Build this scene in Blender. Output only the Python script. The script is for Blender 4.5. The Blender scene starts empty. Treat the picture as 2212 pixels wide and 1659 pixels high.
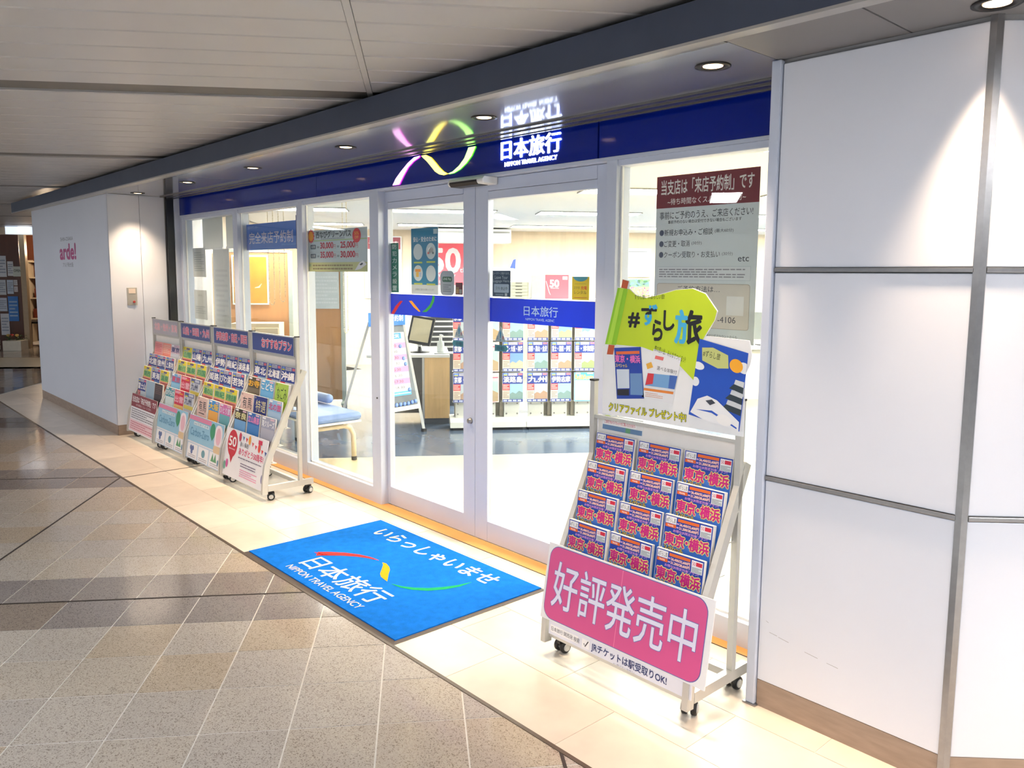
import bpy, math, random
from mathutils import Vector, Matrix
random.seed(11)
S = bpy.context.scene
COL = S.collection
R = math.radians

# ------------------------------------------------------------------ camera
CAM_Y, CAM_Z = -2.8747, 1.56
def cam_basis(yaw, pitch, roll):
    cy, sy, cp, sp = math.cos(yaw), math.sin(yaw), math.cos(pitch), math.sin(pitch)
    f = Vector((sy*cp, cy*cp, sp)); r = Vector((cy, -sy, 0)); d = f.cross(r)
    c, s = math.cos(roll), math.sin(roll)
    return c*r+s*d, -s*r+c*d, f
cr, cd, cf = cam_basis(-0.835144722, -0.114155219, -0.006994919)
cam = bpy.data.cameras.new('camera')
cam.sensor_width = 36.0; cam.lens = 36.0*1722.78/2212
cam.shift_x = -0.00145; cam.shift_y = -0.0177
cam.clip_start = 0.05; cam.clip_end = 200
camo = bpy.data.objects.new('camera', cam); COL.objects.link(camo)
mw = Matrix.Identity(4)
for i, v in enumerate((cr, -cd, -cf)):
    for j in range(3): mw[j][i] = v[j]
mw[0][3], mw[1][3], mw[2][3] = 0.0, CAM_Y, CAM_Z
camo.matrix_world = mw
S.camera = camo

# ------------------------------------------------------------------ world, exposure
S.view_settings.view_transform = 'Standard'; S.view_settings.look = 'None'
S.view_settings.gamma = 1.0; S.view_settings.use_curve_mapping = False
EXPOSURE = 0.14
S.view_settings.exposure = EXPOSURE
C_ = S.cycles                              # light path lengths that suffice for this place
C_.max_bounces = 5; C_.diffuse_bounces = 3; C_.glossy_bounces = 3; C_.transmission_bounces = 2; C_.transparent_max_bounces = 10
C_.caustics_reflective = False; C_.caustics_refractive = False; C_.use_light_tree = False; C_.use_adaptive_sampling = True; C_.adaptive_threshold = 0.04
world = bpy.data.worlds.new('concourse_ambience'); S.world = world
world.use_nodes = True
WB = world.node_tree.nodes['Background']
WB.inputs[0].default_value = (0.84, 0.90, 1.0, 1); WB.inputs[1].default_value = 0.44
SHOP_EMIT = 52.0          # brightness of the shop's ceiling panels
DOWN_W = 150.0             # soffit downlights
CONC_W = 85.0             # unseen fill lamps added over the concourse
WARM = (1.0, 0.74, 0.49)

# ------------------------------------------------------------------ helpers
def lin(c):
    out = []
    for x in c[:3]:
        x /= 255.0
        out.append(x/12.92 if x <= 0.04045 else ((x+0.055)/1.055)**2.4)
    return tuple(out)
MATS = {}
def M(name, col, rough=0.5, metal=0.0, var=0.05, scale=14.0, bump=0.0, bscale=60.0, emit=0.0, ecol=None, spec=0.5, coat=0.0, stretch=None):
    if name in MATS: return MATS[name]
    m = bpy.data.materials.new(name); m.use_nodes = True; nt = m.node_tree; N = nt.nodes
    p = N['Principled BSDF']; c = lin(col)
    p.inputs['Roughness'].default_value = rough; p.inputs['Metallic'].default_value = metal
    p.inputs['Specular IOR Level'].default_value = spec
    if coat: p.inputs['Coat Weight'].default_value = coat; p.inputs['Coat Roughness'].default_value = 0.08
    tc = N.new('ShaderNodeTexCoord'); mp = N.new('ShaderNodeMapping'); nz = N.new('ShaderNodeTexNoise')
    nz.inputs['Scale'].default_value = scale; nz.inputs['Detail'].default_value = 4
    if stretch: mp.inputs['Scale'].default_value = stretch
    nt.links.new(tc.outputs['Object'], mp.inputs[0]); nt.links.new(mp.outputs[0], nz.inputs['Vector'])
    rp = N.new('ShaderNodeValToRGB')
    rp.color_ramp.elements[0].position = 0.3; rp.color_ramp.elements[1].position = 0.7
    rp.color_ramp.elements[0].color = tuple(max(0, x*(1-var)) for x in c)+(1,)
    rp.color_ramp.elements[1].color = tuple(min(1, x*(1+var)) for x in c)+(1,)
    nt.links.new(nz.outputs['Fac'], rp.inputs[0]); nt.links.new(rp.outputs[0], p.inputs['Base Color'])
    if bump:
        n2 = N.new('ShaderNodeTexNoise'); n2.inputs['Scale'].default_value = bscale
        bp = N.new('ShaderNodeBump'); bp.inputs['Strength'].default_value = bump; bp.inputs['Distance'].default_value = 0.01
        nt.links.new(tc.outputs['Object'], n2.inputs['Vector']); nt.links.new(n2.outputs['Fac'], bp.inputs['Height'])
        nt.links.new(bp.outputs[0], p.inputs['Normal'])
    if emit:
        p.inputs['Emission Color'].default_value = (ecol or c)+(1,); p.inputs['Emission Strength'].default_value = emit
    MATS[name] = m
    return m
def ink(r, g, b, rough=0.45):
    return M('ink_%d_%d_%d' % (r, g, b), (r, g, b), rough, var=0.02, scale=9)

def glass_mat(name, tint=(0.96, 0.98, 0.97), ior=1.45):
    m = bpy.data.materials.new(name); m.use_nodes = True; nt = m.node_tree; N = nt.nodes
    N.remove(N['Principled BSDF'])
    t = N.new('ShaderNodeBsdfTransparent'); t.inputs[0].default_value = tint+(1,)
    g = N.new('ShaderNodeBsdfGlossy'); g.inputs['Roughness'].default_value = 0.0
    lw = N.new('ShaderNodeLayerWeight'); pw = N.new('ShaderNodeMath'); pw.operation = 'POWER'; pw.inputs[1].default_value = 5.0
    f = N.new('ShaderNodeMapRange'); r0 = ((ior-1)/(ior+1))**2      # Schlick reflectance of a thin pane
    f.inputs['To Min'].default_value = r0; f.inputs['To Max'].default_value = 1.0
    nt.links.new(lw.outputs['Facing'], pw.inputs[0]); nt.links.new(pw.outputs[0], f.inputs['Value'])
    mx = N.new('ShaderNodeMixShader')
    nt.links.new(f.outputs[0], mx.inputs[0]); nt.links.new(t.outputs[0], mx.inputs[1]); nt.links.new(g.outputs[0], mx.inputs[2])
    nt.links.new(mx.outputs[0], N['Material Output'].inputs[0])
    return m

GA = R(54.72)                                   # the tile grid of hall and shop is turned against the shop front
GV = Vector((math.cos(GA), math.sin(GA), 0)); GU = Vector((-math.sin(GA), math.cos(GA), 0))
def G(a, b, z=0.0):
    v = GV*a+GU*b
    return Vector((v.x, v.y, z))
def toab(x, y):
    return (x*GV.x+y*GV.y, x*GU.x+y*GU.y)

def tag(o, label=None, cat=None, group=None, kind=None):
    if label: o['label'] = label
    if cat: o['category'] = cat
    if group: o['group'] = group
    if kind: o['kind'] = kind
    return o
def empty(name, loc=(0, 0, 0), rz=0.0, parent=None):
    o = bpy.data.objects.new(name, None); o.empty_display_size = 0.1
    COL.objects.link(o); o.location = loc; o.rotation_euler = (0, 0, rz)
    if parent: o.parent = parent
    return o
def thing(name, label, cat, loc=(0, 0, 0), rz=0.0, group=None):
    return tag(empty(name, loc, rz), label, cat, group)
def link(name, me, parent=None, loc=(0, 0, 0), rot=(0, 0, 0)):
    o = bpy.data.objects.new(name, me); COL.objects.link(o)
    o.location = loc; o.rotation_euler = rot
    if parent: o.parent = parent
    return o

class MB:
    def __init__(s): s.v = []; s.f = []; s.m = []
    def add(s, vs, fs, mi=0):
        n = len(s.v); s.v += [tuple(x) for x in vs]; s.f += [tuple(i+n for i in f) for f in fs]; s.m += [mi]*len(fs)
        return s
    def box(s, x0, x1, y0, y1, z0, z1, mi=0):
        vs = [(x, y, z) for z in (z0, z1) for y in (y0, y1) for x in (x0, x1)]
        return s.add(vs, [(0, 2, 3, 1), (4, 5, 7, 6), (0, 1, 5, 4), (2, 6, 7, 3), (0, 4, 6, 2), (1, 3, 7, 5)], mi)
    def prism(s, poly, z0, z1, mi=0, ax='z'):
        # poly: 2d points; extruded along z, or poly in (y,z) extruded along x ('x'), or in (x,z) along y ('y')
        n = len(poly)
        def P(p, h): return (p[0], p[1], h) if ax == 'z' else ((h, p[0], p[1]) if ax == 'x' else (p[0], h, p[1]))
        area = sum(poly[i][0]*poly[(i+1) % n][1]-poly[(i+1) % n][0]*poly[i][1] for i in range(n))
        if (area < 0) != (ax == 'y'): poly = poly[::-1]
        vs = [P(p, z0) for p in poly]+[P(p, z1) for p in poly]
        fs = [tuple(range(n-1, -1, -1)), tuple(range(n, 2*n))]+[(i, (i+1) % n, n+(i+1) % n, n+i) for i in range(n)]
        return s.add(vs, fs, mi)
    def tube(s, path, r, n=10, mi=0, flat=1.0, closed=False):
        path = [Vector(p) for p in path]; rings = []; m = len(path)
        up = None
        for i, p in enumerate(path):
            a = path[i-1] if (i > 0 or closed) else p; b = path[(i+1) % m] if (i < m-1 or closed) else p
            t = (b-a).normalized()
            ref = Vector((0, 0, 1)) if abs(t.z) < 0.95 else Vector((1, 0, 0))
            if up is None or up.cross(t).length < 1e-3: up = ref
            sx = t.cross(up).normalized(); sy = sx.cross(t).normalized(); up = sy
            rr = r[i] if isinstance(r, (list, tuple)) else r
            rings.append([p+sx*math.cos(2*math.pi*k/n)*rr*flat+sy*math.sin(2*math.pi*k/n)*rr for k in range(n)])
        vs = [v for g in rings for v in g]; fs = []
        for i in range(m if closed else m-1):
            j = (i+1) % m
            for k in range(n):
                fs.append((i*n+k, i*n+(k+1) % n, j*n+(k+1) % n, j*n+k))
        if not closed: fs += [tuple(range(n-1, -1, -1)), tuple(range((m-1)*n, m*n))]
        return s.add(vs, fs, mi)
    def lathe(s, prof, n=20, mi=0, c=(0, 0, 0), ax='z'):
        vs = []; fs = []; m = len(prof)
        for r, h in prof:
            for k in range(n):
                x, y = r*math.cos(2*math.pi*k/n), r*math.sin(2*math.pi*k/n)
                p = (x, y, h) if ax == 'z' else ((h, x, y) if ax == 'x' else (y, h, x))
                vs.append((p[0]+c[0], p[1]+c[1], p[2]+c[2]))
        for i in range(m-1):
            for k in range(n):
                fs.append((i*n+k, i*n+(k+1) % n, (i+1)*n+(k+1) % n, (i+1)*n+k))
        fs += [tuple(range(n-1, -1, -1)), tuple(range((m-1)*n, m*n))]
        return s.add(vs, fs, mi)
    def mesh(s, name, mats, smooth=False):
        me = bpy.data.meshes.new(name); me.from_pydata(s.v, [], s.f)
        for m in (mats if isinstance(mats, (list, tuple)) else [mats]): me.materials.append(m)
        me.polygons.foreach_set('material_index', s.m)
        if smooth: me.polygons.foreach_set('use_smooth', [True]*len(s.f))
        me.update(); return me
    def build(s, name, mats, parent=None, loc=(0, 0, 0), rot=(0, 0, 0), smooth=False, bevel=0.0):
        o = link(name, s.mesh(name, mats, smooth), parent, loc, rot)
        if bevel:
            b = o.modifiers.new('bevel', 'BEVEL'); b.width = bevel; b.segments = 2; b.limit_method = 'ANGLE'
        return o

# ---- lettering: glyph outlines filled as flat meshes
TEXT = {}
def glyphs(s):
    k = s
    if k in TEXT: return TEXT[k]
    c = bpy.data.curves.new('lettering', 'FONT'); c.body = s; c.resolution_u = 3
    o = bpy.data.objects.new('lettering', c); COL.objects.link(o)
    bpy.context.view_layer.update()
    e = o.evaluated_get(bpy.context.evaluated_depsgraph_get()); me = e.to_mesh()
    vs = [(v.co.x, v.co.y) for v in me.vertices]; fs = [tuple(p.vertices) for p in me.polygons]
    e.to_mesh_clear(); bpy.data.objects.remove(o); bpy.data.curves.remove(c)
    xs = [v[0] for v in vs]; ys = [v[1] for v in vs]
    TEXT[k] = (vs, fs, min(xs), max(xs), min(ys), max(ys))
    return TEXT[k]

LAY = 0.0005
class Print:
    """flat print on a sheet: local x right, z up, facing -y, each layer a hair in front of the last"""
    def __init__(s, y0=0.0): s.b = MB(); s.mats = []; s.y0 = y0
    def mi(s, m):
        if m not in s.mats: s.mats.append(m)
        return s.mats.index(m)
    def pl(s, pts, m, l=1):
        y = s.y0-l*LAY
        a = sum(pts[i][0]*pts[(i+1) % len(pts)][1]-pts[(i+1) % len(pts)][0]*pts[i][1] for i in range(len(pts)))
        if a < 0: pts = pts[::-1]
        s.b.add([(p[0], y, p[1]) for p in pts], [tuple(range(len(pts)))], s.mi(m)); return s
    def rect(s, x0, z0, x1, z1, m, l=1): return s.pl([(x0, z0), (x1, z0), (x1, z1), (x0, z1)], m, l)
    def rrect(s, x0, z0, x1, z1, r, m, l=1):
        pts = []
        for cx, cz, a0 in ((x1-r, z0+r, -90), (x1-r, z1-r, 0), (x0+r, z1-r, 90), (x0+r, z0+r, 180)):
            pts += [(cx+r*math.cos(R(a0+t)), cz+r*math.sin(R(a0+t))) for t in range(0, 91, 15)]
        return s.pl(pts, m, l)
    def ell(s, cx, cz, rx, rz, m, l=1, n=28, a0=0, a1=360):
        return s.pl([(cx+rx*math.cos(R(a0+(a1-a0)*k/n)), cz+rz*math.sin(R(a0+(a1-a0)*k/n))) for k in range(n if a1-a0 == 360 else n+1)], m, l)
    def strip(s, cl, m, l=1):
        # centre line points (x,z,halfwidth)
        L = []; Rr = []
        for i, (x, z, w) in enumerate(cl):
            a = cl[max(0, i-1)]; b = cl[min(len(cl)-1, i+1)]
            dx, dz = b[0]-a[0], b[1]-a[1]; d = math.hypot(dx, dz) or 1
            L.append((x-dz/d*w, z+dx/d*w)); Rr.append((x+dz/d*w, z-dx/d*w))
        for i in range(len(cl)-1): s.pl([L[i], L[i+1], Rr[i+1], Rr[i]], m, l)
        return s
    def text(s, t, x0, z0, x1, z1, m, l=2, bold=0.0, rot=0.0, ref=None, pick=None):
        vs, fs, a0, a1, b0, b1 = glyphs(t)
        sx = (x1-x0)/(a1-a0); sz = (z1-z0)/(b1-b0); y = s.y0-l*LAY
        cx, cz = (x0+x1)/2, (z0+z1)/2; c, sn = math.cos(rot), math.sin(rot)
        st = [(0, 0)]                          # heavier strokes: the outline stamped around itself
        if bold > 0:
            n = 4 if bold < 0.03 else 8
            st = [(bold*math.cos(2*math.pi*(k+0.5)/n), bold*math.sin(2*math.pi*(k+0.5)/n)) for k in range(n)]
            if bold > 0.05: st += [(q[0]*0.5, q[1]*0.5) for q in st[::2]]
        for kk, (ox, oz) in enumerate(st):
            out = []
            for (u, w) in vs:
                px, pz = (u+ox-(a0+a1)/2)*sx, (w+oz-(b0+b1)/2)*sz
                out.append((cx+px*c-pz*sn, y-kk*0.00003, cz+px*sn+pz*c))
            if pick:                           # two-coloured letter: strokes chosen by where they lie in the glyph
                fa_, fb_ = [], []
                for q in fs:
                    u = sum(vs[i][0] for i in q)/len(q); w = sum(vs[i][1] for i in q)/len(q)
                    (fa_ if pick[0]((u-a0)/(a1-a0), (w-b0)/(b1-b0)) else fb_).append(q)
                s.b.add(out, fa_, s.mi(pick[1])); s.b.add(out, fb_, s.mi(m))
            else: s.b.add(out, fs, s.mi(m))
        return s
    def lines(s, x0, z0, x1, z1, n, m, l=2, fill=0.45):
        h = (z1-z0)/n
        for i in range(n):
            w = (x1-x0)*(1.0 if i % 3 < 2 else 0.7)
            k = 14; u = x0
            while u < x0+w-1e-6:
                d = (x1-x0)*random.uniform(0.03, 0.09); e = min(x0+w, u+d)
                s.rect(u, z0+i*h+h*(1-fill)/2, e, z0+i*h+h*(1+fill)/2, m, l); u = e+(x1-x0)*0.012
        return s
    def mesh(s, name): return s.b.mesh(name, s.mats)
    def build(s, parent, name='print'): return link(name, s.mesh(name), parent)

WHITE_PAPER = ink(244, 246, 248)
def sheet(name, label, cat, w, h, loc, rz=0.0, tilt=0.0, mat=None, group=None, t=0.002, outline=None, mats=None):
    b = MB()
    if outline: b.prism(outline, 0.0, t, ax='y')
    else: b.box(-w/2, w/2, 0, t, 0, h)
    o = b.build(name, mat or WHITE_PAPER, None, loc, (tilt, 0, rz))
    return tag(o, label, cat, group)

def clip(poly, nx, ny, d):          # keep nx*x+ny*y<=d
    out = []
    for i in range(len(poly)):
        p, q = poly[i], poly[(i+1) % len(poly)]
        sp, sq = nx*p[0]+ny*p[1]-d, nx*q[0]+ny*q[1]-d
        if sp <= 0: out.append(p)
        if (sp < 0 < sq) or (sq < 0 < sp):
            t = sp/(sp-sq); out.append((p[0]+(q[0]-p[0])*t, p[1]+(q[1]-p[1])*t))
    return out
def in_view(x, y, z, marg=0.0):
    d = Vector((x, y-CAM_Y, z-CAM_Z)); f = d.dot(cf)
    if f < 0.2: return False
    px = 1109.2+1722.78*d.dot(cr)/f; py = 790.4+1722.78*d.dot(cd)/f
    return -marg < px < 2212+marg and -marg < py < 1659+marg

# ------------------------------------------------------------------ materials
WHITE_PANEL = M('white_enamel_panel', (222, 226, 237), 0.32, var=0.015, scale=2)
ALU_WHITE = M('white_aluminium', (198, 207, 226), 0.38, var=0.02, scale=5)
ALU_GREY = M('satin_aluminium', (176, 178, 180), 0.33, metal=0.6, var=0.04, scale=30)
STEEL = M('brushed_steel', (150, 150, 152), 0.28, metal=0.9, var=0.06, scale=40)
DARK_STEEL = M('dark_steel', (62, 64, 66), 0.3, metal=0.7, var=0.05)
BEAM = M('slate_blue_beam', (62, 70, 88), 0.55, var=0.06, scale=6)
MIRROR = M('glossy_grey_soffit', (112, 114, 122), 0.35, var=0.03, scale=3, coat=1.0)
SOFFIT = M('matt_grey_soffit', (116, 115, 118), 0.6, var=0.03, scale=4)
STONE_BASE = M('skirting_stone', (158, 138, 122), 0.5, var=0.12, scale=9, stretch=(1, 1, 6))
BLUE_BAND = M('blue_fascia_glass', (10, 36, 142), 0.1, var=0.03, scale=2, spec=0.35)
FILM_BLUE = M('blue_glass_film', (10, 50, 225), 0.12, var=0.02, coat=0.6)
GLASS = glass_mat('shop_window_glass')
ACRYL = glass_mat('clear_acrylic', (0.97, 0.98, 0.98), 1.35)
CERAM = M('white_ceiling_panel', (166, 164, 164), 0.35, var=0.03, scale=3)
CEIL_DARK = M('ceiling_recess', (120, 112, 104), 0.7, var=0.05)
GROUT = M('pale_grout', (226, 222, 216), 0.7, var=0.06, scale=40)
JOINT = M('dark_joint_strip', (62, 54, 50), 0.45, metal=0.3, var=0.1)
EDGE = M('bronze_edge_strip', (104, 92, 80), 0.4, metal=0.5, var=0.1)
BLACK_PLASTIC = M('black_plastic', (26, 26, 28), 0.4, var=0.05)
WHITE_PLASTIC = M('white_plastic', (236, 236, 234), 0.4, var=0.02)
WOOD = M('light_maple', (226, 190, 138), 0.45, var=0.08, scale=5, stretch=(6, 6, 0.6))
TAN = M('tan_laminate', (182, 132, 82), 0.5, var=0.06, scale=4, stretch=(5, 5, 0.5))
WALLWOOD = M('pale_wood_wall', (232, 214, 186), 0.6, var=0.05, scale=3, stretch=(4, 4, 0.4))
SHOP_WHITE = M('shop_white_paint', (240, 240, 236), 0.7, var=0.01)
CREAM = M('cream_vinyl_floor', (240, 220, 176), 0.35, var=0.03, scale=3)
BLUEFLOOR = M('slate_vinyl_floor', (92, 108, 130), 0.14, var=0.08, scale=4)
ORANGE = M('orange_vinyl_threshold', (232, 164, 92), 0.5, var=0.06, scale=6)

def granite(name, base, spots, island):
    m = bpy.data.materials.new(name); m.use_nodes = True; nt = m.node_tree; N = nt.nodes; p = N['Principled BSDF']
    p.inputs['Roughness'].default_value = 0.2; p.inputs['Specular IOR Level'].default_value = 0.55
    geo = N.new('ShaderNodeNewGeometry'); oi = N.new('ShaderNodeObjectInfo')
    nz = N.new('ShaderNodeTexVoronoi'); nz.inputs['Scale'].default_value = 290
    sp = N.new('ShaderNodeSeparateColor')
    big = N.new('ShaderNodeTexNoise'); big.inputs['Scale'].default_value = 3.0
    nt.links.new(geo.outputs['Position'], nz.inputs['Vector']); nt.links.new(geo.outputs['Position'], big.inputs['Vector'])
    rp = N.new('ShaderNodeValToRGB'); e = rp.color_ramp.elements
    e[0].position = 0.10; e[0].color = lin(spots)+(1,); e[1].position = 0.16; e[1].color = tuple(c*0.92 for c in lin(base))+(1,)
    for pos, k in ((0.45, 0.97), (0.7, 1.03), (1.0, 1.13)):
        x = rp.color_ramp.elements.new(pos); x.color = tuple(min(1, c*k) for c in lin(base))+(1,)
    nt.links.new(nz.outputs['Color'], sp.inputs[0]); nt.links.new(sp.outputs[0], rp.inputs[0])
    tint = N.new('ShaderNodeValToRGB'); t = tint.color_ramp.elements
    t[0].position = 0.0; t[0].color = (0.92, 0.92, 0.94, 1); t[1].position = 1.0; t[1].color = (0.95, 0.88, 0.78, 1)
    for pos, c in ((0.45, (1, 1, 1)), (0.78, (0.98, 0.95, 0.9)), (0.86, (0.95, 0.88, 0.78))):
        q = tint.color_ramp.elements.new(pos); q.color = c+(1,)
    nt.links.new((geo.outputs['Random Per Island'] if island else oi.outputs['Random']), tint.inputs[0])
    mx = N.new('ShaderNodeMix'); mx.data_type = 'RGBA'; mx.blend_type = 'MULTIPLY'; mx.inputs['Factor'].default_value = 1
    nt.links.new(rp.outputs[0], mx.inputs['A']); nt.links.new(tint.outputs[0], mx.inputs['B'])
    nt.links.new(mx.outputs['Result'], p.inputs['Base Color'])
    rr = N.new('ShaderNodeMapRange'); rr.inputs['To Min'].default_value = 0.06; rr.inputs['To Max'].default_value = 0.14
    nt.links.new(big.outputs['Fac'], rr.inputs['Value']); nt.links.new(rr.outputs[0], p.inputs['Roughness'])
    return m
GRAN = granite('granite_tile', (180, 171, 162), (136, 126, 117), False)
GRAN_D = granite('dark_granite_tile', (142, 134, 130), (100, 93, 91), False)
GRAN_I = granite('granite_paving', (180, 171, 162), (136, 126, 117), True)
def limestone():
    m = M('limestone_tile', (220, 207, 192), 0.3, var=0.07, scale=6)
    nt = m.node_tree; N = nt.nodes; p = N['Principled BSDF']; oi = N.new('ShaderNodeObjectInfo')
    mr = N.new('ShaderNodeMapRange'); mr.inputs['To Min'].default_value = 0.9; mr.inputs['To Max'].default_value = 1.06
    src = p.inputs['Base Color'].links[0].from_socket
    mx = N.new('ShaderNodeMix'); mx.data_type = 'RGBA'; mx.blend_type = 'MULTIPLY'; mx.inputs['Factor'].default_value = 1
    nt.links.new(oi.outputs['Random'], mr.inputs['Value']); nt.links.new(src, mx.inputs['A']); nt.links.new(mr.outputs[0], mx.inputs['B'])
    nt.links.new(mx.outputs['Result'], p.inputs['Base Color'])
    return m
LIME = limestone()

# ================================================================== FLOOR
fl = MB().prism([tuple(G(*p)[:2]) for p in ((-17, -7), (7, -7), (7, 20), (-17, 20))], -0.05, -0.0022).build('floor', GROUT)
tag(fl, 'polished granite and limestone floor of the hall and shop', kind='structure')
TS, GAP = 0.302, 0.006
A0, B0 = -2.493, 2.204
EDGE_Y = -1.093
cands = []
for i in range(-46, 20):
    for j in range(-14, 46):
        a0, b0 = A0+i*TS, B0+j*TS
        sq = [tuple(G(a, b)[:2]) for a, b in ((a0+GAP/2, b0+GAP/2), (a0+TS-GAP/2, b0+GAP/2), (a0+TS-GAP/2, b0+TS-GAP/2), (a0+GAP/2, b0+TS-GAP/2))]
        far = a0+TS <= -7.6
        if far and 11.9 <= b0 <= 13.6: continue
        if not far: sq = clip(sq, 0, 1, EDGE_Y-0.012)
        if len(sq) < 3: continue
        cx = sum(p[0] for p in sq)/len(sq); cy = sum(p[1] for p in sq)/len(sq)
        if not in_view(cx, cy, 0, 500): continue
        if cy > EDGE_Y and not far: continue
        cands.append((not in_view(cx, cy, 0, 40), (cx)**2+(cy-CAM_Y)**2, sq, j, cx, cy))
cands.sort(key=lambda c: (c[0], c[1]))
full = {}
rest = MB()
for k, (out, d, sq, j, cx, cy) in enumerate(cands):
    dark = (j % 8) in (0, 7)
    if k < 300:
        isq = len(sq) == 4 and abs((sq[2][0]-sq[0][0])**2+(sq[2][1]-sq[0][1])**2-2*(TS-GAP)**2) < 1e-5
        if isq:
            if dark not in full:
                h = (TS-GAP)/2
                full[dark] = MB().box(-h, h, -h, h, -0.0022, 0.0).mesh('granite_tile', GRAN_D if dark else GRAN)
            link('granite_tile', full[dark], fl, (cx, cy, 0), (0, 0, GA))
        else:
            MB().prism([(p[0]-cx, p[1]-cy) for p in sq], -0.0022, 0.0).build('granite_tile', GRAN_D if dark else GRAN, fl, (cx, cy, 0))
    else:
        rest.prism(sq, -0.0022, 0.0)
o = rest.build('granite_paving', GRAN_I, fl); o['kind'] = 'stuff'
# dark joint strips between the fields of eight tiles
for k in (-1, 0, 1, 2, 3):
    b = B0+k*8*TS
    pa = clip([tuple(G(a, bb)[:2]) for a, bb in ((-14, b-0.006), (4, b-0.006), (4, b+0.006), (-14, b+0.006))], 0, 1, EDGE_Y-0.012)
    if len(pa) > 2: MB().prism(pa, -0.004, 0.0012).build('joint_strip', JOINT, fl)
for k in (-16, -7, 2):
    a = A0+k*TS
    pa = clip([tuple(G(aa, bb)[:2]) for aa, bb in ((a-0.006, -4), (a+0.006, -4), (a+0.006, 12), (a-0.006, 12))], 0, 1, EDGE_Y-0.012)
    if len(pa) > 2: MB().prism(pa, -0.004, 0.0012).build('joint_strip', JOINT, fl)
MB().box(-6.407, -6.395, EDGE_Y, -0.06, -0.003, 0.0012).build('joint_strip', JOINT, fl)
MB().box(-13, 1.6, EDGE_Y-0.011, EDGE_Y+0.005, -0.004, 0.002).build('edge_strip', EDGE, fl)
# limestone border, rows of 600 x 300 slabs
rows = [(-1.087, -0.78, 0.043), (-0.78, -0.475, 0.348), (-0.475, -0.17, 0.643), (-0.17, -0.057, 0.348)]
for (y0, y1, off) in rows:
    shared = {}
    for n in range(-22, 4):
        x0 = off+n*0.6-0.001; x1 = x0+0.6
        sq = [(x0+0.0015, y0+0.0015), (x1-0.0015, y0+0.0015), (x1-0.0015, y1-0.0015), (x0+0.0015, y1-0.0015)]
        if x1 < -10.0: sq = clip(sq, -GV.x, -GV.y, 7.6)
        if len(sq) < 3: continue
        if x1 < -8.15 and y0 > -0.7 and x0 > -11.3: continue
        cx = (x0+x1)/2; cy = (y0+y1)/2
        if not in_view(cx, cy, 0, 700): continue
        key = len(sq) == 4 and abs(sq[0][0]-x0-0.0015) < 1e-6 and abs(sq[1][0]-x1+0.0015) < 1e-6
        if key:
            if y0 not in shared:
                shared[y0] = MB().box(-0.2985, 0.2985, -(y1-y0)/2+0.0015, (y1-y0)/2-0.0015, -0.006, 0).mesh('limestone_tile', LIME)
            link('limestone_tile', shared[y0], fl, (cx, cy, 0))
        else:
            MB().prism([(p[0]-cx, p[1]-cy) for p in sq], -0.006, 0).build('limestone_tile', LIME, fl, (cx, cy, 0))
far_patch = clip([(-16, -0.055), (-11.3, -0.055), (-11.3, 4.0), (-16, 4.0)], -GV.x, -GV.y, 7.6)
MB().prism(far_patch, -0.006, 0).build('pale_paving', LIME, fl)
MB().prism([tuple(G(*p)[:2]) for p in ((-14, 11.92), (-6, 11.92), (-6, 13.72), (-14, 13.72))], -0.006, 0).build('pale_paving_band', M('pale_paving_band', (206, 196, 170), 0.3), fl)
# shop floor: cream by the doors, slate blue further in
bl = 5.13
def fy(x): return (bl+x*math.sin(GA))/math.cos(GA)
xb = -bl/math.sin(GA)
MB().prism([(xb+0.02/0.7, 0.0), (6, 0.0), (6, fy(6))], -0.004, 0.0).build('shop_floor_cream', CREAM, fl)
MB().prism([(-8.04, 0.0), (xb, 0.0), (6, fy(6)), tuple(G(6, 13)[:2]), tuple(G(-4.78, 13)[:2]), tuple(G(-4.78, 6.75)[:2])], -0.004, 0.0).build('shop_floor_slate', BLUEFLOOR, fl)
MB().box(-8.04, -1.45, -0.055, 0.05, -0.004, 0.002).build('threshold', ORANGE, fl)
MB().box(-8.04, -1.45, -0.058, -0.055, -0.004, 0.003).build('threshold_edge', EDGE, fl)

# ================================================================== HALL CEILING
CZ = 2.43
ce = MB().prism([tuple(G(*p)[:2]) for p in ((-16, -7), (8, -7), (8, 19), (-16, 19))], CZ+0.05, CZ+0.1).build('ceiling', CEIL_DARK)
tag(ce, 'white linear panel ceiling of the hall with dark slots', kind='structure')
SW = 0.2192
pan = {}
for L, a0 in (('l', -13.0), ('r', -2.555)):
    a1 = -2.585 if L == 'l' else 4.0
    prof = [(0.004, 0.0), (0.010, -0.004), (SW-0.010, -0.004), (SW-0.004, 0.0), (SW-0.004, 0.016), (0.004, 0.016)]
    pan[L] = MB().prism(prof, a0, a1, ax='x').mesh('ceiling_panel', CERAM)
for k in range(-2, 6):
    for s in range(10):
        b = 2.575+2.4*k+s*SW
        if b < -2.2 or b > 16: continue
        for L in 'lr':
            link('ceiling_panel', pan[L], ce, (0, 0, CZ), (0, 0, GA)).location = tuple(G(0, b, CZ))
MB().box(-2.583, -2.557, -3, 17, CZ-0.006, CZ+0.02).build('ceiling_tee_bar', CERAM, ce, rot=(0, 0, GA))
# slot linings
for k in range(-2, 6):
    b = 2.367+2.4*k
    MB().box(-13, 4, b+0.006, b+0.202, CZ+0.008, CZ+0.014).build('ceiling_slot', M('ceiling_slot', (92, 88, 84), 0.5), ce, rot=(0, 0, GA))

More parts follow.
